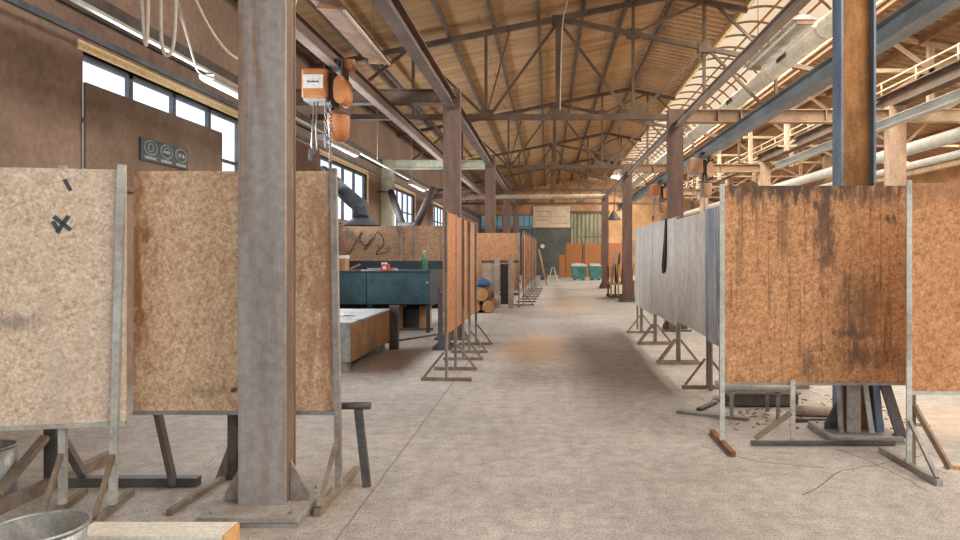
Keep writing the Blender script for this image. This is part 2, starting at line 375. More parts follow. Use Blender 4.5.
while x < RIDGE_X - .2:
    MB().bar((x, Y0, roof(x)-.06), (x, YE, roof(x)-.06), .055, .12).build('purlin', 'truss', cl); x += .83
def corrugated(name, x0, x1):
    mb = MB(); vs = []; ys = []; y = Y0; T = .26
    while y < YE - T: ys += [(y, .0), (y+.10, .0), (y+.135, .055), (y+.225, .055)]; y += T
    n = len(ys)-1
    for y, w in ys:
        vs += [(x0, y, roof(x0+.001)+w), (x1, y, roof(x1)+w), (x0, y, roof(x0+.001)+w+.012), (x1, y, roof(x1)+w+.012)]
    fs = []
    for i in range(n):
        a, b = 4*i, 4*i+4
        fs += [(a,a+1,b+1,b), (a+2,b+2,b+3,a+3), (a,b,b+2,a+2), (a+1,a+3,b+3,b+1)]
    mb.add(vs, fs); return struct(name, mb, 'corrugated')
SX0, SX1 = 3.725, 5.6
c1 = corrugated('ceiling', RIDGE_X, SX0); c2 = corrugated('ceiling', SX1, RX+.3)
MB().bar((2.40, Y0, roof(2.40)-.1), (2.40, YE, roof(2.40)-.1), .05, .1).build('purlin', 'truss', c1)
for xx in (5.7, 6.9, 8.1, 9.3, 10.5): MB().bar((xx, Y0, roof(xx)-.1), (xx, YE, roof(xx)-.1), .06, .12).build('purlin', 'truss_tan', c2)
# barrel skylight
def arc(t, dy=0, lift=.0):
    a = math.pi*(1-t); x = (SX0+SX1)/2 + (SX1-SX0)/2*math.cos(a)
    z = roof(SX0) + (roof(SX1)-roof(SX0))*t + .62*math.sin(a) + lift
    return x, z
mb = MB(); N = 16; vs = []
for y in (Y0, YE):
    for k in (0, .015): vs += [(arc(i/N, 0, k)[0], y, arc(i/N, 0, k)[1]) for i in range(N+1)]
n1 = N+1
fs = [(i, i+1, 2*n1+i+1, 2*n1+i) for i in range(N)] + [(n1+i, 3*n1+i, 3*n1+i+1, n1+i+1) for i in range(N)]
mb.add(vs, fs, True); sky = struct('window_5', mb, 'skyglass')
y = Y0+.3
while y < YE:
    MB().path([(arc(i/N)[0], y, arc(i/N)[1]-.03) for i in range(N+1)], .026, 6).build('rib', 'truss_tan', sky); y += .95
for t in (.28, .5, .72):
    a = arc(t); MB().bar((a[0], Y0, a[1]-.03), (a[0], YE, a[1]-.03), .035).build('glazing_bar', 'truss_tan', sky)
for xx in (SX0, SX1): MB().bar((xx, Y0, roof(xx)-.02), (xx, YE, roof(xx)-.02), .07, .14).build('kerb', 'lintel', sky)

# left wall with window openings
WINS = [(6.62, 10.1), (13.55, 17.0), (20.0, 23.1), (26.9, 29.9)]
ZS, ZT = 2.05, 3.27
mb = MB(); ys = [Y0] + [v for w in WINS for v in w] + [YE]
mb.box(WX-.3, WX, Y0, YE, 0, ZS); mb.box(WX-.3, WX, Y0, YE, ZT, roof(WX)+.1)
for i in range(0, len(ys), 2): mb.box(WX-.3, WX, ys[i], ys[i+1], ZS, ZT)
struct('wall_left', mb, 'wall_plaster')
for k, (a, b) in enumerate(WINS):
    mb = MB(); npan = 4; w = (b-a)/npan
    for y in [a + i*w for i in range(npan+1)]: mb.box(WX-.14, WX-.06, max(a, y-.035), min(b, y+.035), ZS, ZT)
    mb.box(WX-.14, WX-.06, a, b, ZT-.05, ZT); mb.box(WX-.14, WX-.06, a, b, ZS, ZS+.05); mb.box(WX-.135, WX-.065, a, b, 2.62, 2.66)
    fr = struct('window_%d' % (k+1), mb, 'frame_blue')
    MB().box(WX-.125, WX-.11, a, b, ZS, ZT).build('pane', 'pane', fr)
    MB().box(WX-.2, WX+.015, a-.08, b+.08, ZT, ZT+.09).build('lintel', 'lintel', fr)
    MB().box(WX-.04, WX+.012, b, b+.13, ZS, ZT).build('reveal', 'lintel', fr)
    MB().box(WX-.25, WX+.06, a-.05, b+.05, ZS-.05, ZS).build('sill', 'wall_plaster', fr)
struct('trim_1', MB().box(WX, WX+.05, Y0, YE, 3.62, 3.84), 'steel_dark')
struct('trim_2', MB().box(WX, WX+.03, Y0, YE, 3.40, 3.46), 'frame_blue')
# right wall and far gable
struct('wall_right', MB().box(RX, RX+.3, Y0, YE, 0, roof(RX)+.1), 'back_tan')
g = MB().poly([(WX-.3, YE, 0), (RX+.3, YE, 0), (RX+.3, YE, roof(RX)+.2), (RIDGE_X, YE, RIDGE_Z+.15), (WX-.3, YE, roof(WX)+.1)], (0, .3, 0))
struct('wall_back', g, 'back_tan')
struct('trim_3', MB().box(-4.38, 1.5, YE-.08, YE, 0, 3.0), 'back_dark')
mb = MB(); x0, x1, z0, z1 = -4.3, -.85, 2.35, 3.85
for i in range(11): xx = x0 + (x1-x0)*i/10; mb.box(xx-.03, xx+.03, YE-.12, YE-.04, z0, z1)
for z in (z0, (z0+z1)/2, z1): mb.box(x0, x1, YE-.13, YE-.03, z-.04, z+.04)
w6 = struct('window_6', mb, 'frame_blue'); MB().box(x0, x1, YE-.07, YE-.05, z0, z1).build('pane', 'pane_far', w6)
mb = MB(); n = 34
pr = []
for i in range(n+1):
    pr.append((1.58 + 2.25*i/n, (YE-.05 - (.05 if i % 4 in (1, 2) else 0))))
mb.poly([(a, b, 0) for a, b in pr] + [(1.58+2.25, YE, 0), (1.58, YE, 0)], (0, 0, 3.95))
d1 = struct('door_1', mb, 'corr_door')
MB().box(1.45, 3.95, YE-.14, YE, 3.95, 4.12).build('head_rail', 'truss', d1); MB().box(1.5, 1.58, YE-.12, YE, 0, 3.95).build('jamb', 'steel_pale', d1)
for z in (1.6, 2.5): MB().box(1.58, 3.83, YE-.14, YE-.1, z, z+.05).build('cross_rail', 'steel_grey', d1)
# the board over the lower half of the nearest window, with the safety sign on it
bd = single('window_board', MB().box(WX+.016, WX+.045, 6.6, 9.36, 2.02, 2.97), 'board_wall', 'brown board covering the lower half of the nearest left wall window', 'board')
sg = thing('safety_sign', 'dark teal sign with three round pictograms on the brown window board', 'sign', (WX+.05, 7.92, 2.36))
MB().box(WX+.05, WX+.07, 7.45, 8.42, 2.36, 2.60).build('plate', 'sign', sg)
for i in range(3):
    cy, cz = 7.62 + .315*i, 2.505
    MB().path([(WX+.075, cy + .12*math.cos(t), cz + .075*math.sin(t)) for t in [2*math.pi*j/20 for j in range(20)]], .008, 6, True).build('pictogram_ring', 'sign_mark', sg)
    mm = MB()
    if i == 0: mm.path([(WX+.075, cy + .05*math.cos(t), cz + .045*math.sin(t)) for t in [2*math.pi*j/14 for j in range(14)]], .008, 6, True)
    elif i == 1: mm.box(WX+.07, WX+.082, cy-.07, cy+.07, cz-.02, cz+.01); mm.path([(WX+.075, cy + .06*math.cos(t), cz + .045*math.sin(t)) for t in [math.pi*j/8 for j in range(9)]], .008, 6)
    else: mm.box(WX+.07, WX+.082, cy-.07, cy-.015, cz-.025, cz+.02); mm.box(WX+.07, WX+.082, cy+.015, cy+.07, cz-.025, cz+.02); mm.box(WX+.07, WX+.082, cy-.02, cy+.02, cz+.005, cz+.015)
    mm.build('pictogram', 'sign_mark', sg)
    MB().box(WX+.07, WX+.076, cy-.11, cy+.11, 2.38, 2.41).build('caption_strip', 'sign_mark', sg)
nb = thing('notice_board', 'cream notice board high on the far end wall', 'notice board', (.3, YE-.1, 3.05))
MB().box(-.95, 1.42, YE-.14, YE-.081, 3.05, 4.4).build('board', 'notice', nb)
mm = MB()
for z in (3.5, 3.75, 4.05): mm.box(-.75, .1, YE-.146, YE-.14, z, z+.03)
for z in (3.3, 3.75): mm.box(.25, 1.25, YE-.146, YE-.14, z, z+.02)
mm.box(.15, .17, YE-.146, YE-.14, 3.15, 4.3); mm.build('faint_ruling', 'beam_tan', nb)

# ---------------------------------------------------------------- columns
def column(label, x, yf, w, d, h, mat, side=None, style='box', plate=.5, bolts=False, name='steel_column'):
    yc = yf + d/2; t = thing(name, label, 'column', (x, yc, 0)); hw = w/2
    if style == 'box':                  # two flange plates and two webs set back a little
        MB().box(x-hw, x+hw, yf, yf+.014, .03, h).build('front_flange', mat, t, bevel=.002)
        MB().box(x-hw+.004, x+hw-.004, yf+.014, yf+d-.014, .03, h).build('web', side or mat, t)
        MB().box(x-hw, x+hw, yf+d-.014, yf+d, .03, h).build('rear_flange', side or mat, t)
    else:
        MB().box(x-hw, x-hw+.018, yf, yf+d, .03, h).build('flange', side, t, bevel=.002)
        MB().box(x+hw-.018, x+hw, yf, yf+d, .03, h).build('flange', side, t, bevel=.002)
        MB().box(x-hw+.018, x+hw-.018, yc-.012, yc+.012, .03, h).build('web', mat, t)
    p = plate/2
    if plate: MB().box(x-p, x+p, yc-p, yc+p, .021 if bolts else 0, .05 if bolts else .03).build('base_plate', 'plate_dust' if bolts else 'steel_dark', t, bevel=.003)
    for s in (-1, 1):
        if plate: MB().poly([(x+s*hw, yc-.008, .03), (x+s*(p-.03), yc-.008, .03), (x+s*(p-.03), yc-.008, .09), (x+s*hw, yc-.008, .26)], (0,.016,0)).build('gusset', 'steel_grey' if style == 'box' and bolts else 'steel_dark', t)
    if bolts:
        for sx in (-1, 1):
            for sy in (-1, 1):
                MB().tube((x+sx*(p-.05), yc+sy*(p-.06), .03), (x+sx*(p-.05), yc+sy*(p-.06), .065), .010, 8).tube((x+sx*(p-.05), yc+sy*(p-.06), .03), (x+sx*(p-.05), yc+sy*(p-.06), .045), .018, 6).build('anchor_bolt', 'steel_grey', t)
    return t
c = column('big grey-brown steel column standing in the left foreground on a bolted base plate', -1.485, 3.63, .248, .147, 3.97, 'column_front', 'column_side', plate=.5, bolts=True)
for z, s in ((.012, .012), ): MB().box(-1.485-.255, -1.485+.255, 3.7035-.256, 3.7035+.255, 0, .02).build('shim_plate', 'steel_grey', c)
lab = ['dark brown column with the crane beam on its head, beside the left aisle screens', 'second dark brown column behind the tan screen left of the aisle',
       'third narrow brown column in line beyond the left aisle screens', 'farthest thin brown column of the left line near the end wall']
for l, yy in zip(lab, (11.1, 18.45, 25.85, 33.2)): column(l, -1.53, yy, .268, .2, 3.97, 'column_brown', plate=.5)
column('rusty column with blue flanges rising behind the big stained screen at right', 2.277, 5.13, .258, .16, 3.9, 'column_web', 'column_blue', 'h', .5, True)
MB().box(2.277-.255, 2.277+.255, 5.21-.255, 5.21+.255, 0, .02).build('shim_plate', 'steel_grey', [o for o in C.objects if o.get('label', '').startswith('rusty column')][0])
lab = ['rust-brown column under the cross beam behind the grey screens right of the aisle', 'rust-brown column standing free beside the aisle past the grey screens', 'far slim brown column right of the aisle near the teal skips']
for l, yy in zip(lab, (12.3, 19.8, 27.5)): column(l, 2.25, yy, .262, .2, 3.9, 'column_brown', plate=.5)
lab = ['cream painted column right of the blue and rust column', 'cream painted column far right in the next bay, middle of its line', 'last cream painted column of the right line, near the end wall']
for l, yy in zip(lab, (12.3, 19.8, 27.5)): column(l, 6.15, yy, .3, .2, 3.96, 'column_cream', plate=.5)
column('tan column with a slanting strut, just left of the blue and rust column', 7.96, 19.8, .27, .2, 4.1, 'beam_tan', plate=.5)
column('pale green pilaster column against the left wall between two windows', WX+.16, 18.4, .3, .25, 3.83, 'beam_green', plate=0)

# ---------------------------------------------------------------- beams
single('cross_beam', MB().ibeam((WX, 11.2, 3.86), (-1.664, 11.2, 3.86), .23, .18), 'beam_brown', 'brown cross beam from the left wall to the first dark brown column', 'beam')
single('cross_beam', MB().ibeam((WX+.02, 18.55, 3.715), (-1.664, 18.55, 3.715), .23, .18), 'beam_green', 'pale green cross beam over the pilaster on the left wall', 'beam')
for l, yy, m_ in (('tan cross beam over the right bay, from the rust-brown column to the cream column', 12.4, 'beam_tan'), ('second tan cross beam of the right bay, one bay farther back', 19.9, 'beam_tan'), ('farthest tan cross beam of the right bay', 27.6, 'beam_tan')):
    t = thing('cross_beam', l, 'beam', (4.2, yy, 3.67))
    MB().ibeam((2.381, yy, 3.785), (6.0, yy, 3.785), .23, .18).build('girder', m_, t)
    for xx in (3.0, 3.4, 4.9): MB().box(xx-.008, xx+.008, yy-.09, yy+.09, 3.69, 3.88).build('stiffener', m_, t)
single('cross_beam', MB().ibeam((6.3, 12.4, 3.8), (RX, 12.4, 3.8), .22, .18), 'cream', 'pink-cream cross beam running right from the nearest cream column', 'beam')
single('cross_beam', MB().ibeam((6.3, 19.9, 2.95), (RX, 19.9, 2.95), .22, .18), 'cream', 'low cream cross beam in the right bay behind the slanting strut', 'beam')
for l, a, b in (('brown runway beam from the big grey column back to the first dark brown column', 3.785, 11.095), ('brown runway beam between the first and second dark brown columns', 11.305, 18.445), ('brown runway beam between the second and third dark brown columns', 18.655, 25.845), ('last brown runway beam of the left line near the end wall', 26.055, 33.195)):
    single('crane_beam', MB().ibeam((-1.525, a, 3.74), (-1.525, b, 3.74), .2, .15), 'beam_brown', l, 'beam')
t = thing('crane_rail', 'brown hoist rail with white lower flange hung over the left bay', 'crane rail', (-2.53, 14, 3.56))
MB().box(-2.536, -2.524, .5, 34, 3.575, 3.735).build('web', 'beam_brown', t); MB().box(-2.585, -2.475, .5, 34, 3.56, 3.576).build('lower_flange', 'beam_grey', t); MB().box(-2.585, -2.475, .5, 34, 3.735, 3.75).build('upper_flange', 'beam_brown', t)
for l, a, b in (('grey runway beam from the blue and rust column back to the rust-brown column', 5.30, 12.295), ('grey runway beam between the rust-brown column and the free-standing one', 12.505, 19.795), ('last grey runway beam of the right line, ending at the slim column', 20.005, 27.495)):
    single('crane_beam', MB().ibeam((2.27, a, 3.63), (2.27, b, 3.63), .10, .09, .012, .01), 'beam_grey', l, 'beam')
single('crane_rail', MB().ibeam((3.4, 1.0, 3.56), (3.4, 34, 3.56), .22, .18), 'beam_blue', 'blue-grey hoist rail hung beneath the right bay cross beams', 'crane rail')
t = thing('crane_runway', 'dark runway girder with cream handrail on the cream columns', 'crane runway', (6.15, 20, 3.96))
MB().ibeam((6.15, 4, 4.09), (6.15, 38, 4.09), .26, .2).build('girder', 'truss', t)
for z in (4.32, 4.46): MB().tube((6.1, 4, z), (6.1, 38, z), .018, 8).build('handrail', 'cream', t)
y = 4.4
while y < 38: MB().tube((6.1, y, 4.2), (6.1, y, 4.48), .016, 8).build('rail_post', 'cream', t); y += 1.2
t = thing('light_rail', 'pale grey steel rail hung in front of the cream columns at right', 'rail', (5.2, 12, 3.28))
MB().ibeam((5.2, 7.0, 3.35), (5.2, 16, 3.35), .13, .14, .012, .01).build('rail', 'rail_white', t)
for yy in (12.4, ): MB().bar((5.2, yy, 3.41), (5.2, yy, 3.7), .03).build('hanger', 'steel_pale', t)
single('white_pipe', MB().tube((7.6, 5, 3.56), (7.6, 40, 3.56), .13, 14), 'white', 'thick white pipe along the far right bay', 'pipe')
single('white_pipe', MB().tube((7.6, 5, 3.20), (7.6, 40, 3.20), .075, 12), 'white', 'thin white pipe running below the thick one in the far right bay', 'pipe')
single('overhead_pipe', MB().tube((-4.38, 25.755, 3.45), (2.12, 25.755, 3.47), .09, 12), 'beam_grey', 'pale pipe crossing the aisle high near the far end', 'pipe')
single('cable_tray', MB().box(9.6, 9.75, 8, 42, 3.45, 3.55), 'cream', 'cream cable tray running along the far right bay, the upper one', 'cable tray')
single('cable_tray', MB().box(9.6, 9.75, 8, 42, 2.85, 2.93), 'steel_pale', 'grey cable tray low in the far right bay', 'cable tray')
for l, yy in zip(('brown column farthest right, seen just inside the right edge', 'brown column in the far right bay, second in depth', 'brown column in the far right bay, last in depth'), (16.5, 23.8, 31.2)): column(l, 9.95, yy, .27, .2, 4.5, 'beam_tan', plate=.5)
single('brace_strut', MB().bar((7.1, 19.7, 2.0), (7.85, 19.7, 3.2), .14, .1, (0,1,0)), 'beam_brown', 'dark slanting strut leaning against the tan column at right', 'strut')
t = thing('air_duct', 'long round cream air duct beside the skylight', 'duct', (4.1, 20, 4.45))
MB().tube((4.1, 4, 4.68), (4.1, 40, 4.68), .155, 20).build('pipe', 'duct', t)
y = 5.5
while y < 40: MB().tube((4.1, y, 4.68), (4.1, y+.06, 4.68), .168, 20).build('joint_band', 'duct', t); y += 2.4
for y in (8.2, 11.6, 15.0): MB().box(3.93, 3.97, y, y+.45, 4.63, 4.72).build('grille', 'steel_dark', t)

# ---------------------------------------------------------------- roof trusses
def truss(label, y):
    t = thing('roof_truss', label, 'truss', (.9, y, 3.86)); zb = 3.89
    top = lambda x: roof(x) - .17
    inner = lambda x: 5.71 - .2*(x-.22)
    def m(name, p, q, w, mat='truss', h=None): MB().bar((p[0], y, p[1]), (q[0], y, q[1]), w, h or w, (0,1,0)).build(name, mat, t)
    m('bottom_chord', (WX, zb), (6.0, zb), .1, h=.1)
    m('top_chord', (WX, top(WX)), (RIDGE_X, top(RIDGE_X)), .1, h=.09); m('top_chord', (RIDGE_X, top(RIDGE_X)), (3.7, top(3.7)), .09)
    m('inner_chord', (.22, 5.71), (5.6, inner(5.6)), .085)
    xs = [-2.5, -1.15, .19, 1.58, 2.9, 4.23, 5.57]
    for x in xs:
        e = top(x) if x < 3 else inner(x)
        m('post', (x, zb), (x, e), .1 if abs(x-.19) < .01 else .055)
    for a, b in (((-2.5, top(-2.5)), (-1.15, zb)), ((.19, 5.66), (-1.1, zb)), ((.25, 5.6), (1.55, zb)), ((1.58, inner(1.58)), (2.9, top(2.9))), ((1.62, zb), (2.9, inner(2.9))),
                 ((2.95, inner(2.9)), (4.2, zb)), ((4.28, zb), (5.55, inner(5.57))), ((-4.2, zb), (-2.55, top(-2.5))), ((3.1, top(3.1)), (4.23, inner(4.23)))): m('diagonal', a, b, .05)
    m('strut', (-1.15, zb), (-.9, top(-.9)-.7), .03); m('strut', (-.9, top(-.9)-.7), (-.7, top(-.7)), .03)
    for x, z in ((.19, 5.68), (.19, 3.95), (1.58, inner(1.58)), (2.9, inner(2.9)), (-1.15, 3.93), (1.58, 3.93)):
        MB().box(x-.12, x+.12, y-.06, y+.06, z-.09, z+.09).build('gusset_plate', 'truss', t)
    # light wind bracing that runs up to the ridge
truss('nearest dark steel roof truss, its tie beam level with the rust-brown column head', 13.0)
truss('second dark steel roof truss, one bay behind the nearest', 20.4)
truss('third dark steel roof truss along the hall', 27.8)
truss('farthest dark steel roof truss by the end wall', 35.2)
def white_truss(label, y):
    t = thing('cream_truss', label, 'truss', (8.8, y, 3.9)); b = 6.2
    def m(name, p, q, w): MB().bar((p[0], y, p[1]), (q[0], y, q[1]), w, w, (0,1,0)).build(name, 'cream', t)
    rl = lambda x: roof(x) - .12
    m('lower_chord', (5.7, 4.75), (9.6, 4.75), .07); m('tie_chord', (5.7, 4.02), (10.5, 4.02), .05)
    m('upper_chord', (5.7, rl(5.7)), (RX-3, rl(RX-3)), .07)
    for x in (5.9, 7.1, 8.7): m('post', (x, 3.9), (x, rl(x)), .1)
    for p, q in (((7.1, 4.78), (6.2, rl(6.2))), ((7.1, 4.78), (7.9, rl(7.9))), ((7.0, 4.75), (6.3, 3.95)), ((8.7, 4.78), (7.95, rl(7.95))), ((8.7, 4.75), (7.2, 3.95)), ((7.2, 4.75), (8.6, 4.05)), ((5.9, 4.05), (7.0, 4.72)), ((8.8, 4.05), (9.5, 4.72))): m('diagonal', p, q, .06)
    MB().box(6.9, 7.3, y-.05, y+.05, 4.68, 4.8).build('node_plate', 'cream', t)
white_truss('cream lattice truss top right beyond the blue and rust column', 13.0)
white_truss('cream lattice truss in the right bay, third from the camera', 20.4)
white_truss('cream lattice truss in the right bay, fourth from the camera', 24.1)
white_truss('cream lattice truss in the right bay, fifth from the camera', 27.8)
white_truss('cream lattice truss in the right bay, farthest of all', 33.0)
white_truss('cream lattice truss just behind the nearest one at top right', 17.3)

# ---------------------------------------------------------------- lamps, conduits, cables
def tube_lamp(label, x, y0, y1, z, w=.22, body='lamp_rust', tilt=0.0, hang=None):
    t = thing('fluorescent_lamp', label, 'lamp', (x, (y0+y1)/2, z))
    MB().poly([(x-w/2, y0, z+tilt), (x+w/2, y0, z-tilt), (x+w/4, y0, z+.06), (x-w/4, y0, z+.06+tilt)], (0, y1-y0, 0)).build('reflector', body, t)
    MB().tube((x+w*.4, y0+.05, z-.06), (x+w*.4, y1-.05, z-.06), .022, 10).build('tube', 'lamp_tube', t)
    MB().tube((x-w*.2, y0+.05, z-.01+tilt), (x-w*.2, y1-.05, z-.01+tilt), .018, 10).build('tube', 'lamp_tube', t)
    for y in (y0+.02, y1-.06): MB().box(x-w*.3, x+w*.4, y, y+.04, z-.05, z+.01).build('socket', 'lamp_body', t)
    if hang:
        for y in (y0+.3, y1-.3): MB().tube((x, y, z+.05), (x, y, hang), .006, 6).build('hanger', 'steel_dark', t)
    return t
tube_lamp('rusty twin tube lamp hung near the roof right of the orange hoist', -2.33, 7.4, 9.6, 4.0, .4, 'lamp_rust', .05, roof(-2.4))
tube_lamp('twin tube lamp hung over the right bay by the blue-grey rail', 3.12, 8.5, 10.7, 4.2, .3, 'steel_pale', 0, roof(3.1)-.02)
for l, a, b in (('white strip lamp on the left wall conduit, left of the big grey column', 8.0, 9.5), ('white strip lamp on the left wall conduit below the orange hoist', 12.0, 14.2), ('white strip lamp on the left wall conduit beyond the pilaster', 19.8, 22.0)):
    t = thing('strip_lamp', l, 'lamp', (-3.9, (a+b)/2, 3.33))
    MB().lathe((0,0,0), [(.0, 0)], 3) if False else None
    pr = [(.09*math.cos(q), -.055*abs(math.sin(q)) if math.sin(q) < 0 else .02) for q in [math.pi*j/8 for j in range(8, 17)]]
    MB().prof((-3.9, a, 3.385), (-3.9, b, 3.385), [(-.09, .02), (-.09, -.01)] + [(.09*math.cos(q), .06*math.sin(q)-.01) for q in [math.pi + math.pi*j/8 for j in range(1, 8)]] + [(.09, -.01), (.09, .02)]).build('diffuser', 'white', t)
    MB().box(-3.96, -3.84, a+.1, b-.1, 3.405, 3.43).build('mount', 'steel_pale', t)
t = thing('conduit', 'white lighting conduit running along the left wall under the roof', 'conduit', (-3.9, 14, 3.43))
MB().bar((-3.9, 3.5, 3.445), (-3.9, 24, 3.445), .05, .03).build('trunking', 'white', t)
for y in (5.0, 9.8, 12.5, 16, 20): MB().tube((-3.9, y, 3.46), (-3.9, y, roof(-3.9)-.02), .006, 6).build('drop_rod', 'steel_pale', t)
def hang(pts, n=8):
    """smooth curve through pixel points given as (px, py, distance)"""
    q = [P(*p) for p in pts]; out = []
    for i in range(len(q)-1):
        p0, p1, p2, p3 = q[max(i-1, 0)], q[i], q[i+1], q[min(i+2, len(q)-1)]
        for j in range(n):
            t = j/n; out.append(.5*((2*p1) + (p2-p0)*t + (2*p0-5*p1+4*p2-p3)*t*t + (3*p1-p0-3*p2+p3)*t**3))
    return out + [q[-1]]
ry = 4.45
for l, pts in (('beige festoon cable loop at top left, narrow and leftmost of the two', [(147, -92, ry), (141, -30, ry), (143, 20, ry), (145.5, 45, ry), (147.5, 30, ry), (149, -30, ry), (150, -92, ry)]),
               ('beige festoon cable loop at top left, the wide one hanging lower', [(152, -92, ry), (160, -20, ry), (161.5, 40, ry), (167, 56, ry), (174, 40, ry), (174, -20, ry), (156, -92, ry)])):
    single('festoon_cable', MB().path(hang(pts), .011, 8), 'cable', l, 'cable')
single('power_cable', MB().path(hang([(157, -92, ry), (177, 0, 4.6), (186, 32, 5.2), (194, 60, 6.2), (199, 72, 7), (212, 78, 8.0)]), .01, 8), 'cable', 'beige cable dropping from the hoist rail to the wall strip lamp', 'cable')
single('power_cable', MB().path(hang([(158, -92, ry), (194, -4, 4.6), (215, 36, 4.8), (236, 58, 5.0), (262, 60, 5.2), (290, 20, 5.6), (310, -60, 5.8)]), .01, 8), 'cable', 'beige cable sagging behind the big grey column near its top', 'cable')
single('overhead_wire', MB().tube((4.9, 3, 4.45), (4.9, 36, 4.45), .012, 6), 'cable_dark', 'thin black wire strung under the roof at top right', 'wire')
single('conduit', MB().tube((-3.2, 2, roof(-3.2)-.24), (-3.2, 40, roof(-3.2)-.24), .045, 10), 'steel_dark', 'dark pipe under the roof boards left of the orange hoist rail', 'pipe')
single('roof_cable', MB().path(hang([(570, -10, 12.6), (566, 8, 12.6), (563, 20, 12.6), (561, 60, 12.85), (560, 110, 12.85)]), .012, 6), 'cable', 'pale cable running down the middle post of the nearest roof truss', 'cable')

# ---------------------------------------------------------------- hoists
def chain(name, p, q, parent, r=.014):
    p, q = Vector(p), Vector(q); n = max(4, int((q-p).length/.04)); mb = MB()
    for i in range(n):
        c = p + (q-p)*((i+.5)/n); o = Vector((1,0,0)) if i % 2 else Vector((0,1,0))
        mb.path([c + o*(r*math.cos(t)) + Vector((0,0,1))*(.028*math.sin(t)) for t in [2*math.pi*j/8 for j in range(8)]], .006, 5, True)
    return mb.build(name, 'chain', parent)
def plate(bx, x, y, zr):
    MB().box(x-.335, x-.10, y-.168, y-.160, zr-.26, zr-.10).build('label_plate', 'paper', bx)
    mm = MB().box(x-.28, x-.15, y-.171, y-.168, zr-.188, zr-.178)
    for k in range(7): mm.box(x-.285+.02*k, x-.278+.02*k, y-.171, y-.168, zr-.195, zr-.168-.006*(k % 3))
    mm.box(x-.222, x-.214, y-.171, y-.168, zr-.155, zr-.145)
    mm.build('lettering', 'black', bx)
def hoist(label, x, y, zr, mainmat='orange'):
    t = thing('chain_hoist', label, 'hoist', (x, y, zr-.6))
    for s in (-1, 1):
        MB().tube((x+s*.02, y-.06, zr+.071), (x+s*.07, y-.06, zr+.071), .045, 14).build('trolley_wheel', 'steel_dark', t)
        MB().tube((x+s*.02, y+.1, zr+.071), (x+s*.07, y+.1, zr+.071), .045, 14).build('trolley_wheel', 'steel_dark', t)
        MB().box(x+s*.10-.01, x+s*.10+.01, y-.12, y+.16, zr-.14, zr+.1).build('trolley_plate', 'steel_dark', t)
    MB().lathe((0,0,0), [(.0,0),(.0,0)], 3) if False else None
    MB().tube((x+.115, y, zr+.05), (x+.22, y, zr+.05), .075, 16).build('trolley_motor', mainmat, t)
    MB().tube((x-.11, y+.02, zr-.1), (x+.11, y+.02, zr-.1), .02, 10).build('axle', 'steel_dark', t)
    MB().box(x-.06, x+.02, y-.1, y+.1, zr-.50, zr-.06).build('frame', 'black', t, bevel=.02)
    bx = MB().box(x-.36, x-.06, y-.16, y+.16, zr-.37, zr-.02).build('control_box', mainmat, t, bevel=.025)
    if mainmat == 'orange' and y < 10: plate(bx, x, y, zr)
    MB().box(x-.34, x-.08, y-.14, y+.14, zr-.40, zr-.37).build('underside', 'steel_pale', t)
    MB().prof((x+.09, y-.16, zr-.27), (x+.09, y+.14, zr-.27), [(.075*math.cos(q), .165*math.copysign(abs(math.sin(q))**.6, math.sin(q))) for q in [2*math.pi*j/14 for j in range(14)]], sm=True).build('motor_housing', mainmat, t)
    bg = MB().lathe((x+.035, y, zr-.86), [(0,0),(.07,.0),(.115,.06),(.13,.2),(.13,.34),(.12,.35),(0,.35)], 18).build('chain_bag', mainmat, t)
    MB().lathe((x+.035, y, zr-.85), [(.122,.3),(.137,.3),(.137,.33),(.122,.33)], 18).build('bag_rim', 'steel_dark', bg)
    chain('load_chain', (x-.03, y-.12, zr-.4), (x-.03, y-.12, zr-1.12), t)
    chain('load_chain', (x-.09, y-.10, zr-.4), (x-.09, y-.10, zr-.95), t)
    MB().path([(x-.03, y-.12, zr-1.12), (x-.03, y-.12, zr-1.18), (x-.005, y-.12, zr-1.24), (x-.04, y-.12, zr-1.28), (x-.08, y-.12, zr-1.25), (x-.085, y-.12, zr-1.2)], .014, 8).build('hook', 'steel_dark', t)
    MB().path([(x-.2, y-.05, zr-.4), (x-.22, y-.06, zr-.7), (x-.2, y-.07, zr-.95), (x-.24, y-.07, zr-1.05), (x-.27, y-.06, zr-.9), (x-.24, y-.05, zr-.4)], .010, 8).build('control_cable', 'chain', t)
    MB().box(x-.30, x-.25, y-.08, y-.03, zr-1.1, zr-.95).build('pendant', 'steel_dark', t, bevel=.008)
    return t
hoist('orange electric chain hoist with white label under the left rail', -2.53, 8.35, 3.55)
hoist('tan and orange chain hoist on the blue-grey right rail', 3.4, 15.2, 3.44, 'lamp_body')
hoist('small orange chain hoist far back on the blue-grey right rail', 3.4, 20.9, 3.44)

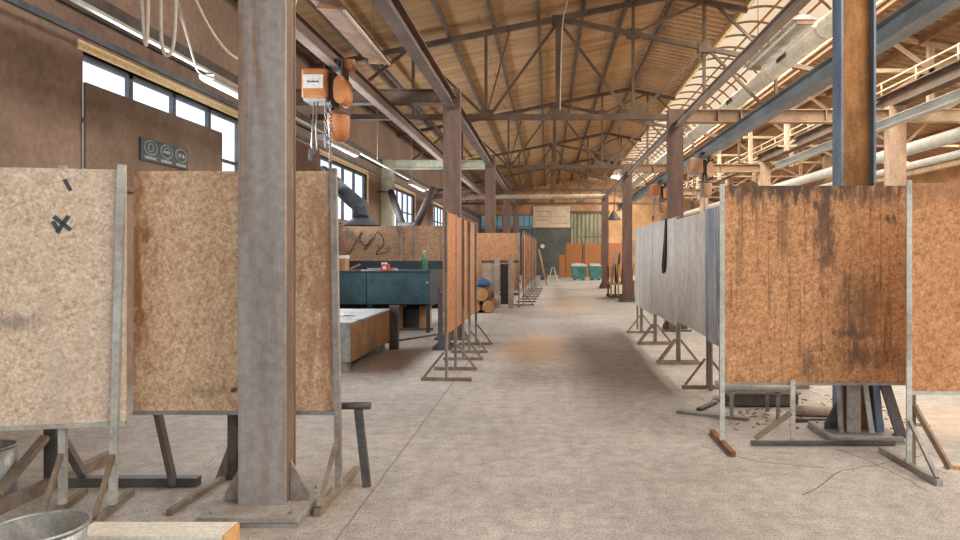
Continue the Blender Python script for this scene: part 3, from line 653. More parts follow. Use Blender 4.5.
# ---------------------------------------------------------------- welding screens
def screen(label, x, y, yaw, w, z0, z1, mat, posts, frame='steel_pale', foot=.55, rail=True, th=.018, name='welding_screen', foot_mat='foot', brace='front', top=False):
    """local frame: u to the right along the board, v back; posts are (u, top z, lean, has foot)"""
    t = thing(name, label, 'screen', (x, y, 0), yaw)
    B = lambda m, n, mt, bv=0: m.build(n, mt, t, local=True, bevel=bv)
    B(MB().box(0, w, 0, th, z0, z1), 'board', mat)
    if rail: B(MB().box(0, w, -.012, .022, z0-.022, z0), 'bottom_rail', frame)
    if top: B(MB().box(0, w, -.012, .022, z1, z1+.02), 'top_rail', frame)
    for p in posts:
        u, zt, lean, ft = p[:4]; v = p[4] if len(p) > 4 else -.018
        B(MB().angle((u-lean, v, .0 if not ft else .02), (u, v, zt), .034, .012, (0,1,0)), 'post', frame)
        if ft:
            a, b = (-foot*.5, foot*.5)
            B(MB().bar((u-lean, v+a, .018), (u-lean, v+b, .018), .035, .036), 'foot', foot_mat)
            if brace in ('front', 'both'): B(MB().bar((u-lean*.8, v-.02, .30), (u-lean, v+a+.03, .04), .022), 'brace', foot_mat)
            if brace in ('back', 'both'): B(MB().bar((u-lean*.8, v+.03, .30), (u-lean, v+b-.03, .04), .022), 'brace', foot_mat)
    return t
# left foreground
y1 = math.radians(11)
s1 = screen('pale OSB screen with a dark cross mark at the left edge of the picture', -3.46, 3.47, y1, 1.245, .465, 1.796, 'osb_pale', [(1.235, 1.82, .045, True), (.93, 1.815, .0, True, .04)], foot=.5)
mk = MB()
for (a, b, c_, d) in ((.905, 1.545, .985, 1.475), (.975, 1.55, .92, 1.46), (.9, 1.52, .93, 1.47)): mk.bar((a, -.001, b), (c_, -.001, d), .022, .002, (0,1,0))
mk.build('dark_mark', 'sign', s1, local=True)
MB().bar((.955, -.001, 1.74), (.985, -.001, 1.68), .02, .002, (0,1,0)).build('dark_mark', 'sign', s1, local=True)
s2 = screen('tan OSB screen standing behind the big grey column', -2.36, 3.985, 0, 1.155, .458, 1.822, 'osb_tan', [(1.145, 1.835, -.03, True), (.72, .5, 0, False, .03)], 'steel_grey', foot=.75, rail=True)
MB().bar((-2.25, 4.03, .45), (-2.155, 4.03, .02), .045, .03).build('rear_strut', 'steel_dark', s2)
MB().tube((-1.23, 4.06, .47), (-1.03, 4.06, .47), .022, 12).build('outrigger_bar', 'steel_dark', s2); MB().bar((-1.10, 4.06, .45), (-1.05, 4.06, 0), .045, .03).build('outrigger_leg', 'steel_dark', s2)
MB().tube((-1.78, 3.95, .58), (-1.78, 3.985, .58), .012, 8).build('stud', 'rust', s2)
t = thing('post_stand', 'rusty braced post stand on a long floor frame beneath the left screens', 'stand', (-2.87, 4.06, 0))
MB().bar((-2.87, 4.06, .05), (-2.87, 4.06, 1.5), .07, .06).build('post', 'steel_dark', t); MB().bar((-2.86, 3.55, .03), (-2.86, 4.6, .03), .06, .06).build('base_bar', 'foot', t)
MB().bar((-2.83, 4.07, .03), (-2.03, 4.07, .03), .06, .05).build('base_bar', 'steel_dark', t)
MB().bar((-2.93, 3.72, .07), (-2.885, 4.02, .30), .05, .03).build('brace', 'foot', t); MB().bar((-2.84, 4.07, .3), (-2.70, 4.07, .06), .04).build('brace', 'steel_dark', t)
t = thing('post_stand', 'dark braced post stand half hidden left of the big grey column foot', 'stand', (-1.86, 4.2, 0))
MB().bar((-1.885, 4.2, .0), (-1.885, 4.2, 1.2), .055, .05).build('post', 'steel_dark', t); MB().bar((-1.84, 4.2, 0), (-1.84, 4.2, 1.2), .02, .05).build('post', 'steel_dark', t)
MB().poly([(-1.99, 4.18, 0), (-1.90, 4.18, 0), (-1.83, 4.18, .3), (-1.87, 4.18, .32)], (0, .03, 0)).build('brace', 'foot', t)
MB().bar((-1.95, 3.60, .02), (-1.93, 4.16, .02), .03).build('base_bar', 'foot', t)
# timber, tub, can
t = thing('timber_beam', 'pale squared timber lying on the floor in the left foreground', 'timber', (-1.8, 3.18, 0))
MB().box(-2.12, -1.45, 3.11, 3.27, 0, .1).build('timber', 'timber', t, bevel=.004); MB().box(-1.45, -1.440, 3.112, 3.268, .002, .098).build('end_grain', 'timber_end', t)
t = thing('galvanised_tub', 'round galvanised tub at the bottom left corner beside the timber', 'tub', (-1.96, 2.69, 0))
MB().lathe((-1.96, 2.69, 0), [(0,.0),(.13,.0),(.165,.3),(.160,.3),(.127,.008),(0,.008)], 40).build('body', 'galv', t)
MB().path([(-1.96+.168*math.cos(q), 2.69+.168*math.sin(q), .3) for q in [2*math.pi*j/40 for j in range(40)]], .008, 8, True).build('rim', 'galv', t)
for z in (.1, .2): MB().path([(-1.96+(.132+.035*z/.3)*math.cos(q), 2.69+(.132+.035*z/.3)*math.sin(q), z) for q in [2*math.pi*j/40 for j in range(40)]], .005, 6, True).build('hoop', 'galv', t)
t = thing('metal_can', 'tall pale metal can on the floor at the left edge, behind the screen', 'can', (-3.08, 3.85, 0))
MB().lathe((-3.08, 3.85, 0), [(0,0),(.12,0),(.13,.02),(.13,.29),(.124,.29),(.118,.01),(0,.01)], 28).build('body', 'galv', t)
MB().path([(-3.08+.13*math.cos(q), 3.85+.13*math.sin(q), .29) for q in [2*math.pi*j/28 for j in range(28)]], .007, 6, True).build('rim', 'galv', t)

# left aisle row, seen edge on
R90 = math.radians(90)
screen('narrow orange screen nearest in the left aisle row', -1.10, 7.44, R90-.07, .58, .49, 1.80, 'osb_row', [(.01, 1.82, 0, True), ], 'steel_grey', foot=.54, rail=False, brace='back')
screen('orange OSB screen second in the left aisle row', -1.095, 8.12, R90, 1.30, .47, 1.80, 'osb_row', [(.02, 1.81, 0, True), (.78, 1.8, 0, True)], 'steel_grey', foot=.5, rail=False, brace='front')
screen('tan OSB screen third in the left aisle row', -1.09, 9.48, R90, .95, .47, 1.80, 'osb_orange', [(.06, 1.81, 0, True), (.93, 1.81, 0, True)], 'steel_grey', foot=.5, rail=False, brace='front')
# behind the teal bench
s = screen('grimy OSB screen behind the teal bench with a cable hung over it', -4.30, 14.3, 0, 1.30, .45, 1.925, 'osb_grime', [(.02, 1.93, 0, True), (1.28, 1.93, 0, True)], 'steel_grey', foot=.4, rail=True)
screen('sooty OSB screen behind the green bottle on the teal bench', -2.98, 14.3, 0, .85, .45, 1.925, 'osb_grime', [(.25, 1.93, 0, True), (.83, 1.93, 0, True)], 'steel_grey', foot=.4, rail=True)
single('hanging_cable', MB().path(hang([(346, 262, 14.27), (354, 245, 14.26), (362, 232, 14.25), (360, 240, 14.25), (367, 246, 14.25), (372, 238, 14.25), (364, 250, 14.25), (371, 244, 14.25), (378, 232, 14.25), (384, 243, 14.25), (376, 254, 14.25), (386, 252, 14.25)]), .010, 6), 'cable_dark', 'dark tangled cable draped on the grimy screen behind the bench', 'cable')
# farther left group
screen('wide tan OSB screen facing the camera past the left aisle row', -1.925, 17.9, 0, 1.20, .45, 1.887, 'osb_far', [(.02, 1.9, 0, True), (1.18, 1.9, 0, True)], 'steel_grey', foot=.5)
a = math.atan2(9.6, .2)
for i, l in enumerate(('orange screen nearest in the far left aisle group', 'orange screen second in the far left aisle group', 'orange screen third in the far left aisle group', 'last orange screen in the far left aisle group')):
    yy = 18.3 + 2.45*i
    screen(l, -.66 + .05*i, yy, a, 2.35, .45, 1.88, 'osb_row' if i % 2 == 0 else 'osb_orange', [(.03, 1.96, 0, True), (1.3, 1.95, 0, True)], 'steel_grey', foot=.55, rail=False, brace='front')
t = thing('steel_frame_rack', 'grey upright steel frame standing before the wide tan screen', 'rack', (-1.16, 17.4, 0))
X17 = lambda px: (px-VX)*17.4/F
for px in (497, 511): MB().bar((X17(px), 17.4, 0), (X17(px), 17.4, 1.26), .13, .1).build('post', 'beam_grey', t)
for z in (.35, 1.16): MB().bar((X17(481), 17.47, z), (X17(519), 17.47, z), .06).build('rail', 'steel_dark', t)
MB().box(X17(483), X17(494), 17.43, 17.47, .4, 1.1).build('infill_plate', 'beam_grey', t); MB().box(X17(500.5), X17(508.5), 17.43, 17.47, .1, 1.1).build('infill_plate', 'black', t)
for l, xx, zz, r in (('round log lying on top of the small heap by the left aisle', -1.52, .425, .16), ('round log at the bottom right of the small heap by the left aisle', -1.36, .15, .15), ('round log at the bottom left of the small heap by the left aisle', -1.67, .13, .13)):
    yy = 16.0; t = thing('log', l, 'log', (xx, yy, zz-r)); MB().tube((xx, yy, zz), (xx, yy+.9, zz), r, 16).build('bark', 'rust', t); MB().tube((xx, yy-.01, zz), (xx, yy, zz), r*.93, 16).build('cut_end', 'wood', t)
single('blue_bag', MB().lathe((-1.52, 16.35, .588), [(0,0),(.17,.0),(.2,.07),(.14,.15),(.05,.2),(0,.2)], 16), 'bag_blue', 'crumpled blue bag lying on the logs', 'bag')

# right side
screen('big OSB screen streaked with soot at right of the aisle', 1.245, 4.97, 0, 1.295, .437, 1.835, 'osb_stained', [(-.015, 1.845, 0.0, True), (.482, .46, 0, False)], 'steel_pale', foot=.6, rail=False, brace=None, foot_mat='rust')
fr = [o for o in C.objects if o.get('label', '').startswith('big OSB screen')][0]
MB().bar((1.43, 4.93, .02), (2.44, 4.93, .02), .03, .03).build('base_bar', 'steel_dark', fr); MB().bar((1.46, 4.93, .05), (1.71, 4.93, .23), .03).build('brace', 'foot', fr); MB().box(1.25, 2.54, 4.955, 4.99, .42, .437).build('bottom_rail', 'steel_grey', fr)
MB().bar((2.42, 5.05, .44), (2.53, 5.0, .03), .075, .02, (0,1,0)).build('rear_strut', 'steel_dark', fr)
s = screen('orange OSB screen at the right edge of the picture', 2.285, 4.44, 0, 1.25, .48, 1.80, 'osb_orange', [(-.01, 1.815, 0, True)], 'steel_pale', foot=.72, rail=True, foot_mat='steel_grey', brace='front')
MB().bar((2.335, 4.50, 0), (2.335, 4.50, .5), .045, .03).build('rear_post', 'foot', s); MB().bar((2.345, 4.49, .38), (2.47, 4.30, .03), .03).build('rear_brace', 'foot', s)
seg = [(6.45, .5, 'panel_blue', 1.79, .5), (6.98, 1.63, 'panel_grey', 1.77, .53), (8.64, 1.83, 'panel_grey', 1.805, .47), (10.5, 1.5, 'panel_grey', 1.80, .44), (12.05, .55, 'panel_grey', 1.80, .44)]
labs = ['narrow blue-stained screen at the near end of the grey right row', 'grey weathered screen first of the broad ones in the right row', 'grey weathered screen with a black strap hung over it', 'pale grey screen just past the strap in the right row',
        'narrow pale screen at the far end of the grey right row']
for (yy, w, m_, zt, zb), l in zip(seg, labs):
    screen(l, 1.585, yy, R90, w, zb, zt, m_, [(.03, zt+.015, 0, w > 1), (w-.05, zt+.01, 0, w > 1)] if w > 1 else [(.03, zt+.01, 0, False), (w-.05, zt+.01, 0, False)], 'steel_grey', foot=.52, rail=False, brace='both')
single('black_strap', MB().path([(1.565, 9.22, 1.815), (1.55, 9.22, 1.6), (1.548, 9.23, 1.3), (1.545, 9.3, 1.13), (1.545, 9.40, 1.10), (1.545, 9.42, 1.2), (1.55, 9.30, 1.5), (1.565, 9.26, 1.815)], .018, 8), 'black', 'black strap hung in a loop on the grey right row', 'strap')
# steel leaning on the blue and rust column
def lean(label, x0, y0, x1, y1, z, w, th, mat, name='leaning_bar'):
    single(name, MB().bar((x0, y0, .06), (x1, y1, z), w, th, (0,1,0)), mat, label, 'steel bar')
t = thing('leaning_plate', 'wide steel plate leaning at the foot of the blue and rust column', 'steel plate', (2.25, 5.0, 0))
MB().bar((2.21, 5.06, .06), (2.235, 5.115, .55), .10, .012, (0,1,0)).build('plate', 'steel_grey', t)
single('leaning_bar', MB().bar((2.12, 5.06, .06), (2.10, 5.11, .6), .03, .02, (0,1,0)), 'steel_grey', 'thin steel bar leaning left of the plate at the blue and rust column', 'steel bar')
single('leaning_bar', MB().bar((2.335, 5.05, .06), (2.285, 5.11, .6), .035, .02, (0,1,0)), 'steel_pale', 'pale steel bar leaning right of the plate at the blue and rust column', 'steel bar')
single('leaning_bar', MB().bar((2.40, 5.06, .06), (2.375, 5.11, .6), .05, .02, (0,1,0)), 'column_blue', 'blue-grey steel bar leaning at the right flange of the blue and rust column', 'steel bar')
# floor scrap at right
t = thing('steel_trough', 'open dark steel trough on the floor behind the sooty screen', 'trough', (1.9, 6.4, 0))
x0, x1, y0, y1 = 1.64, 2.2, 6.15, 6.6
mb = MB(); mb.box(x0, x1, y0, y0+.02, .02, .13); mb.box(x0, x1, y1-.02, y1, .02, .13); mb.box(x0, x0+.02, y0+.02, y1-.02, .02, .13); mb.box(x1-.02, x1, y0+.02, y1-.02, .02, .13); mb.box(x0+.02, x1-.02, y0+.02, y1-.02, .0, .03); mb.build('tray', 'steel_dark', t)
MB().path([(x0-.01, y0-.01, .13), (x1+.01, y0-.01, .13), (x1+.01, y1+.01, .13), (x0-.01, y1+.01, .13)], .014, 6, True).build('rim', 'steel_grey', t)
t = thing('low_trestle', 'low steel trestle carrying two pipes beside the sooty screen', 'trestle', (1.69, 5.75, 0))
for xx in (1.50, 1.88): 
    MB().bar((xx, 5.72, 0), (xx, 5.72, .19), .025).build('leg', 'steel_grey', t); MB().bar((xx, 6.0, 0), (xx, 6.0, .19), .025).build('leg', 'steel_grey', t); MB().bar((xx, 5.7, .2), (xx, 6.02, .2), .03).build('bearer', 'steel_grey', t)
single('steel_pipe', MB().tube((1.44, 5.78, .247), (2.02, 5.72, .247), .032, 10), 'steel_pale', 'front steel pipe lying on the low trestle', 'pipe')
single('steel_pipe', MB().tube((1.42, 5.93, .247), (1.95, 5.9, .247), .032, 10), 'steel_pale', 'rear steel pipe lying on the low trestle', 'pipe')
single('flat_bar', MB().bar((1.10, 5.95, .012), (1.63, 5.68, .012), .07, .024), 'steel_grey', 'flat grey bar on the aisle floor, pointing at the low trestle', 'steel bar')
single('flat_bar', MB().bar((1.30, 6.02, .012), (1.5, 6.3, .012), .05, .024), 'steel_dark', 'dark flat bar on the floor behind the low trestle', 'steel bar')
single('cut_pipe', MB().tube((2.03, 5.85, .045), (2.36, 5.80, .045), .045, 14), 'beam_grey', 'short pale pipe offcut on the floor left of the blue and rust column', 'pipe')
single('dark_bar', MB().bar((1.98, 5.62, .015), (2.5, 5.62, .015), .03), 'steel_dark', 'long dark bar on the floor in front of the pipe offcut', 'steel bar')
single('steel_block', MB().box(2.38, 2.62, 7.0, 7.2, 0, .34), 'steel_grey', 'grey steel block on the floor behind the sooty screen', 'block', bevel=.006)
single('wood_lath', MB().bar((2.5, 4.42, .011), (3.2, 4.1, .011), .03, .022), 'wood', 'thin wooden lath on the floor at the lower right edge', 'lath')
def chips(name, label, boxx, n, mat):
    mb = MB()
    for i in range(n):
        x = random.uniform(boxx[0], boxx[1]); y = random.uniform(boxx[2], boxx[3]); a = random.uniform(0, 3.14); l = random.uniform(.008, .03); w = random.uniform(.004, .01)
        mb.bar((x-l*math.cos(a), y-l*math.sin(a), .004), (x+l*math.cos(a), y+l*math.sin(a), .004+random.uniform(0,.006)), w, .006)
    tag(mb.build(name, mat), label, 'debris', kind='stuff')
chips('scrap_chips', 'scattered dark metal chips around the trestle and column foot at right', (1.5, 3.0, 5.35, 6.6), 130, 'steel_dark')
chips('wood_chips', 'scattered pale splinters on the floor at right', (1.4, 3.0, 5.3, 7.2), 60, 'wood')

# ---------------------------------------------------------------- left bay furniture
t = thing('steel_box_table', 'low steel box table with rust-brown side in the left bay', 'table', (-2.9, 8.9, 0))
X0, X1, Y0b, Y1b = -3.7, -2.22, 7.9, 9.84
MB().box(X0, X1-.012, Y0b+.012, Y1b, .13, .56).build('body', 'galv', t); MB().box(X1-.012, X1, Y0b+.01, Y1b, .13, .56).build('side_panel', 'box_side', t); MB().box(X0, X1-.012, Y0b, Y0b+.012, .13, .56).build('front_panel', 'galv', t)
MB().box(X0-.01, X1+.01, Y0b-.01, Y1b+.01, .56, .58).build('top_plate', 'box_top', t)
for yy in (Y0b+.05, Y1b-.18):
    for xx in (X1-.2, X0+.05): MB().box(xx, xx+.14, yy, yy+.14, 0, .13).build('foot', 'galv', t)
for i in range(11): MB().tube((X1-.002, Y0b+.03, .16+.035*i), (X1+.006, Y0b+.03, .16+.035*i), .008, 6).build('rivet', 'steel_dark', t)
MB().box(X1-.02, X1+.1, 9.86, 9.98, 0, .62).build('end_upright', 'steel_dark', t)
t = thing('magazine', 'colourful magazine lying on the low steel box table', 'magazine', (-2.62, 8.6, .58))
MB().box(-2.78, -2.4, 8.5, 8.72, .58, .592).build('pages', 'paper', t); MB().box(-2.7, -2.55, 8.52, 8.66, .592, .595).build('red_picture', 'red', t); MB().box(-2.52, -2.42, 8.52, 8.7, .592, .595).build('dark_picture', 'sign', t)
single('yellow_leaflet', MB().box(-2.86, -2.6, 8.25, 8.42, .58, .586), 'yellow', 'yellow leaflet beside the magazine on the steel box table', 'paper')

t = thing('workbench', 'long dark teal workbench in the left bay', 'workbench', (-3.1, 12.7, 0))
BX0, BX1, BY0, BY1 = -4.2, -2.02, 12.0, 13.5
MB().box(BX0, BX1, BY0-.01, BY1, 1.03, 1.06).build('worktop', 'teal_dark', t); MB().box(BX0, (BX0+BX1)/2-.005, BY0, BY0+.03, .49, 1.03).build('front_panel', 'teal', t); MB().box((BX0+BX1)/2+.005, BX1, BY0, BY0+.03, .49, 1.03).build('front_panel', 'teal', t)
MB().box(BX1-.03, BX1, BY0+.03, BY1, .45, 1.03).build('side_panel', 'teal_dark', t); MB().box(BX0, BX1, BY1-.03, BY1, 1.06, 1.22).build('upstand', 'teal_dark', t)
MB().box(BX0, BX1-.03, BY1-.03, BY1, .3, 1.03).build('back_panel', 'teal_dark', t)
for xx, yy in ((BX1-.07, BY0+.02), (BX1-.07, BY1-.08), (BX0+.02, BY0+.02), (BX0+.02, BY1-.08), (-3.1, BY0+.04)): MB().box(xx, xx+.06, yy, yy+.06, 0, .49 if yy < 12.1 else .3).build('leg', 'teal_dark', t)
MB().bar((BX0, BY0+.3, .03), (BX1, BY0+.3, .03), .04).build('floor_rail', 'steel_dark', t)
MB().tube((BX1-.05, BY0-.012, .86), (BX1-.05, BY0, .86), .02, 10).build('lock', 'steel_pale', t)
def small(name, mb, mat, label, cat, bevel=0): return single(name, mb, mat, label, cat, bevel=bevel)
xb = lambda px, y: (px-VX)*y/F
t = thing('carton', 'cream and brown carton at the left end of the teal bench', 'carton', (xb(340, 12.3), 12.3, 1.06))
MB().box(xb(333, 12.3), xb(346, 12.3), 12.25, 12.5, 1.06, 1.27).build('box', 'wood', t); MB().box(xb(332.6, 12.3), xb(346.4, 12.3), 12.24, 12.51, 1.27, 1.33).build('lid', 'paper', t)
t = thing('red_carton', 'small red and white carton on the teal bench', 'carton', (xb(385, 12.3), 12.3, 1.06))
MB().box(xb(381, 12.3), xb(388.5, 12.3), 12.28, 12.4, 1.06, 1.17).build('box', 'red', t); MB().box(xb(383, 12.3), xb(386.5, 12.3), 12.275, 12.28, 1.08, 1.14).build('label_patch', 'paper', t); MB().box(xb(381.5, 12.3), xb(386, 12.3), 12.28, 12.4, 1.17, 1.2).build('flap', 'paper', t)
t = thing('bottle', 'green glass bottle standing on the teal bench', 'bottle', (xb(424.5, 12.3), 12.3, 1.06))
MB().lathe((xb(424.5, 12.3), 12.3, 1.06), [(0,0),(.05,0),(.053,.02),(.053,.19),(.045,.23),(.02,.28),(.018,.33),(0,.33)], 18).build('body', 'green_glass', t); MB().lathe((xb(424.5, 12.3), 12.3, 1.38), [(.0,0),(.022,0),(.022,.03),(0,.03)], 14).build('cap', 'paper', t)
small('steel_strip', MB().box(xb(366, 12.35), xb(396, 12.35), 12.42, 12.5, 1.06, 1.1), 'steel_pale', 'pale steel strip lying behind the red carton on the bench', 'steel bar')
t = thing('bench_vice', 'small rusty clamp between the cream carton and the steel strip', 'clamp', (xb(356, 12.25), 12.25, 1.06))
MB().box(xb(350, 12.25), xb(361, 12.25), 12.22, 12.3, 1.06, 1.09).build('base', 'steel_dark', t); MB().bar((xb(350, 12.25), 12.26, 1.09), (xb(360, 12.25), 12.26, 1.17), .03).build('jaw', 'wood', t)
small('blue_sheet', MB().box(xb(402, 12.2), xb(427, 12.2), 12.08, 12.3, 1.06, 1.066), 'bag_blue', 'dark blue sheet lying flat on the right half of the bench', 'sheet')
# beneath the bench
for l, px0, px1, y, h, m_ in (('light wooden board leaning in the shadow under the bench', 396, 403, 12.6, .42, 'wood'), ('brown cardboard box under the right end of the bench', 419, 429, 12.7, .4, 'wood'), ):
    small('stored_box', MB().box(xb(px0, y), xb(px1, y), y, y+.3, 0, h), m_, l, 'box')
small('black_drum', MB().lathe((xb(411, 12.6), 12.65, 0), [(0,0),(.13,0),(.14,.02),(.14,.36),(.13,.38),(0,.38)], 20), 'black', 'black drum stored under the teal bench', 'drum')
t = thing('floor_machine', 'blue-grey machine cabinet between the bench and the aisle screens', 'cabinet', (xb(440, 10.0), 10.1, 0))
MB().box(xb(438, 9.9), xb(447, 9.9), 9.9, 10.3, .05, .8).build('body', 'duct_arm', t); MB().box(xb(433, 9.85), xb(451, 9.85), 9.8, 10.3, 0, .05).build('base', 'steel_dark', t)
MB().path([(xb(439, 9.9), 9.88, .8), (xb(439, 9.9), 9.88, .95), (xb(445, 9.9), 9.88, .95), (xb(445, 9.9), 9.88, .8)], .012, 6).build('handle', 'steel_dark', t)
small('floor_rod', MB().tube((-2.6, 10.3, .015), (-1.75, 11.8, .015), .015, 8), 'steel_dark', 'thin dark rod on the floor in front of the teal bench', 'steel bar')
# extraction arms
def arm(label, pts, r, hood=None, mat='duct_arm', n=12):
    q = [P(*p) for p in pts]; t = thing('extraction_arm', label, 'extraction arm', q[0])
    for a, b in zip(q, q[1:]): MB().tube(a, b, r, n).build('tube', mat, t)
    for a in q[1:-1]: MB().lathe(a, [(r*1.15*math.sin(math.pi*k/8), -r*1.15*math.cos(math.pi*k/8)) for k in range(9)], 14).build('joint', mat, t)
    if hood: e = q[-1]; MB().lathe((e.x, e.y, e.z-hood[1]), [(hood[0], 0), (r, hood[1]), (r*.8, hood[1]), (hood[0]*.95, 0)], 20).build('hood', mat, t)
arm('blue-grey extraction arm with a flat hood over the teal bench', [(322, 172, 14.0), (334, 184, 13.6), (361, 207, 13.0), (361, 218, 12.9)], .14, (.36, .14))
q = P(433, 189, 16)
arm('black jointed extraction arm before the third left window', [(391, 192, 18.0), (403, 226, 16.5), (416, 226, 16), (434, 187, 16)], .085, mat='cable_dark')
MB().bar((WX, 18.0, 2.95), (-4.03, 18.0, 2.95), .04).build('wall_bracket', 'steel_dark', [o for o in C.objects if o.get('label', '').startswith('black jointed')][0])
# far end
for i, (a, b, zt, l) in enumerate(((565, 584, 1.95, 'rust-orange OSB screen at the far end, leftmost behind the teal skips'), (584, 603, 1.95, 'rust-orange OSB screen at the far end behind the teal skips'), (603, 624, 1.95, 'rust-orange OSB screen at the far end, rightmost, behind the slim column'))):
    screen(l, xb(a, 39), 39, 0, (b-a)*39/F-.02, .05, zt, 'osb_row', [(.03, zt+.02, 0, True), ((b-a)*39/F-.06, zt+.02, 0, True)], 'steel_dark', foot=.5, rail=False)
screen('short orange OSB offcut screen at the far end beside the ladder', xb(558, 39), 38.8, 0, .4, .05, 1.3, 'osb_row', [(.03, 1.3, 0, True)], 'steel_dark', foot=.4, rail=False)
for l, a, b in (('teal steel skip heaped with white scraps, left of two at the far end', 571, 587), ('teal steel skip heaped with white scraps, right of two at the far end', 588.5, 603)):
    y = 36.0; t = thing('scrap_skip', l, 'skip', (xb((a+b)/2, y), y, 0)); x0, x1 = xb(a, y), xb(b, y)
    MB().poly([(x0+.1, y, .06), (x1-.1, y, .06), (x1, y, .72), (x0, y, .72)], (0, .7, 0)).build('bin', 'skip_teal', t)
    mb = MB()
    for i in range(16):
        cx = random.uniform(x0+.08, x1-.08); cy = y + random.uniform(.08, .6); mb.box(cx-.05, cx+.06, cy-.05, cy+.05, .72, .76+random.uniform(0,.12))
    s_ = mb.build('scraps', 'paper', t); s_['kind'] = 'stuff'
    for xx in (x0+.15, x1-.25): MB().box(xx, xx+.1, y+.05, y+.6, 0, .06).build('runner', 'steel_dark', t)
t = thing('folding_stand', 'white-legged folding stand before the far orange screens', 'stand', (xb(551, 34), 34, 0))
for s in (-1, 1): MB().bar((xb(553, 34)+s*.22, 34, 0), (xb(553, 34)+s*.03, 34.1, .75), .04).build('leg', 'white', t)
MB().box(xb(548, 34), xb(557, 34), 34, 34.3, .73, .77).build('top', 'steel_dark', t)
single('floor_crate', MB().box(xb(540.5, 36), xb(547, 36), 36.2, 36.7, 0, .55), 'duct_arm', 'small grey crate beside the folding stand at the far end', 'crate')
t = thing('wooden_ladder', 'pale wooden ladder leaning by the last left aisle screen', 'ladder', (-.4, 30.5, 0))
for d in (0, .35): MB().bar((xb(546.5, 30), 30.2+d, 0), (xb(539, 30), 30.2+d, 1.55), .06).build('stile', 'wood', t)
for k in range(1, 6): f_ = k/6; xx = xb(546.5, 30) + (xb(539, 30)-xb(546.5, 30))*f_; MB().bar((xx, 30.2, 1.55*f_), (xx, 30.55, 1.55*f_), .035).build('rung', 'wood', t)
# stock rack by the free column
t = thing('sheet_rack', 'rack of grey sheet offcuts with yellow posts behind the free-standing column', 'rack', (1.75+.3, 21.4, 0))
for k, (px, h) in enumerate(((611, .95), (618.5, 1.05), (632, .9))): xx = xb(px, 21); MB().bar((xx, 21, 0), (xx, 21, h), .05).build('upright', 'yellow' if k < 2 else 'steel_dark', t); MB().bar((xx, 22.0, 0), (xx, 22.0, h), .05).build('upright', 'steel_dark', t)
MB().bar((xb(609, 21), 21.0, .06), (xb(634, 21), 21.0, .06), .06).build('base_rail', 'steel_dark', t); MB().bar((xb(609, 21), 22.0, .06), (xb(634, 21), 22.0, .06), .06).build('base_rail', 'steel_dark', t)
MB().box(xb(609, 21), xb(634, 21), 21.0, 22.0, .42, .46).build('shelf', 'wood', t)
for i, (px, z, l) in enumerate(((614, .09, 'lowest'), (616, .28, 'middle'))):
    pass
labs = ['tilted grey sheet leftmost in the sheet rack', 'tilted grey sheet second in the sheet rack', 'tilted grey sheet third in the sheet rack', 'tilted grey sheet rightmost in the sheet rack']
for i, l in enumerate(labs):
    xx = xb(613.5+5*i, 21); single('metal_sheet', MB().bar((xx, 21.5, .46), (xx+.09, 21.5, 1.45-.08*i), .012, .7, (0,1,0)), 'steel_pale' if i % 2 == 0 else 'steel_grey', l, 'sheet')
single('wood_block', MB().box(xb(633, 21.2), xb(640, 21.2), 21.0, 21.6, 0, .55), 'wood', 'wooden block on the floor right of the free-standing column', 'block')
t = thing('hanging_lamp', 'dark cone lamp hung near the slim brown column at the far right', 'lamp', (xb(615, 26), 26, 2.6))
e = P(614, 220, 26); MB().lathe(e, [(.28, 0), (.08, .28), (.05, .34), (0, .34)], 18).build('shade', 'steel_dark', t); MB().tube((e.x, e.y, e.z+.34), (e.x+.2, e.y, roof(e.x)-.2), .012, 6).build('cord', 'cable_dark', t)
single('round_wall_lamp', MB().tube((xb(542.5, YE-.1), YE-.16, H+.5), (xb(542.5, YE-.1), YE-.08, H+.5), .14, 18), 'paper', 'round pale disc on the dark end wall', 'wall disc')

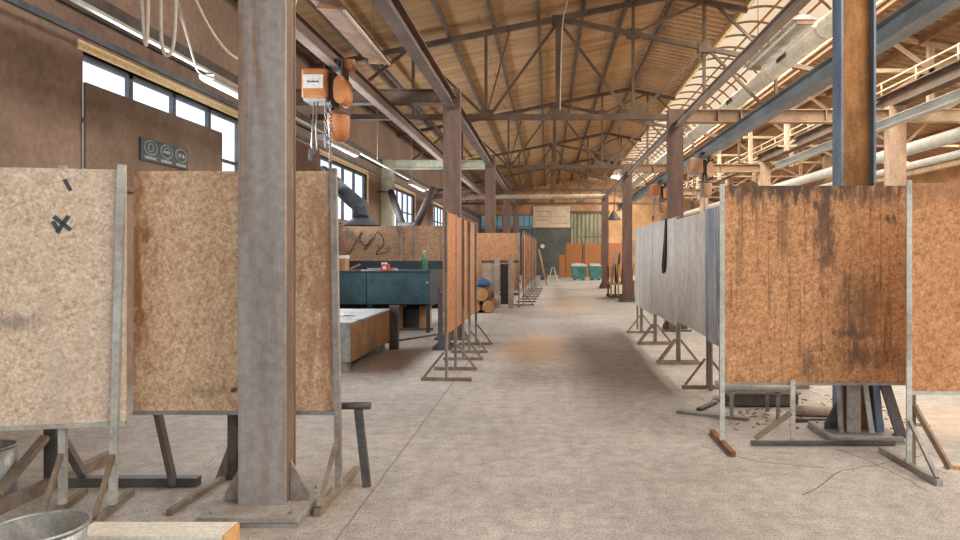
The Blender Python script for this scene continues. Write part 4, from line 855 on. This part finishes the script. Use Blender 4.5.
GR = {'welding_screen':'welding screens along the aisle', 'steel_column':'hall columns', 'roof_truss':'dark roof trusses', 'cream_truss':'cream lattice trusses', 'cross_beam':'cross beams between columns', 'crane_beam':'runway beams', 'crane_rail':'hoist rails',
      'chain_hoist':'chain hoists', 'fluorescent_lamp':'twin tube lamps', 'strip_lamp':'white strip lamps', 'festoon_cable':'festoon cable loops', 'power_cable':'beige cables', 'white_pipe':'white pipes', 'scrap_skip':'teal skips', 'metal_sheet':'sheets in the rack',
      'log':'logs in the heap', 'leaning_bar':'bars leaning on the column foot', 'steel_pipe':'pipes on the low trestle', 'flat_bar':'flat bars on the floor', 'extraction_arm':'extraction arms', 'post_stand':'braced post stands'}
for o in C.objects:
    if o.parent is None and o.get('category') and o.name.split('.')[0] in GR: o['group'] = GR[o.name.split('.')[0]]
# ---------------------------------------------------------------- light
w = bpy.data.worlds.new('world'); bpy.context.scene.world = w; w.use_nodes = True
bg = w.node_tree.nodes['Background']; bg.inputs[0].default_value = (.86, .93, 1.0, 1); bg.inputs[1].default_value = 2.5
def area(name, loc, rot, sx, sy, e, c):
    l = bpy.data.lights.new(name, 'AREA'); l.shape = 'RECTANGLE'; l.size = sx; l.size_y = sy; l.energy = e; l.color = c
    o = bpy.data.objects.new(name, l); C.objects.link(o); o.location = loc; o.rotation_euler = rot; return o
for k, yy in enumerate((2, 14, 26, 38)): area('skylight_daylight', ((SX0+SX1)/2, yy, 5.75), (0, .1, 0), 1.6, 11, 1300, (1.0, .93, .82))
for k, (a, b) in enumerate(WINS): area('window_daylight', (WX+.12, (a+b)/2, (ZS+ZT)/2+.1), (0, math.radians(-90), 0), 1.0, b-a, 240, (.86, .93, 1.0))
for yy in (6, 18, 30): area('hall_fill', (10.5, yy, 4.3), (0, .25, 0), 1.5, 10, 480, (1.0, .89, .74))  # added warm fill lamps for the right bay, no opening above them
sc = bpy.context.scene
sc.view_settings.view_transform = 'Standard'; sc.view_settings.look = 'None'; sc.view_settings.exposure = -0.32; sc.view_settings.gamma = 1.0; sc.view_settings.use_curve_mapping = False
sc.cycles.use_denoising = True
sc.cycles.max_bounces = 6; sc.cycles.diffuse_bounces = 4
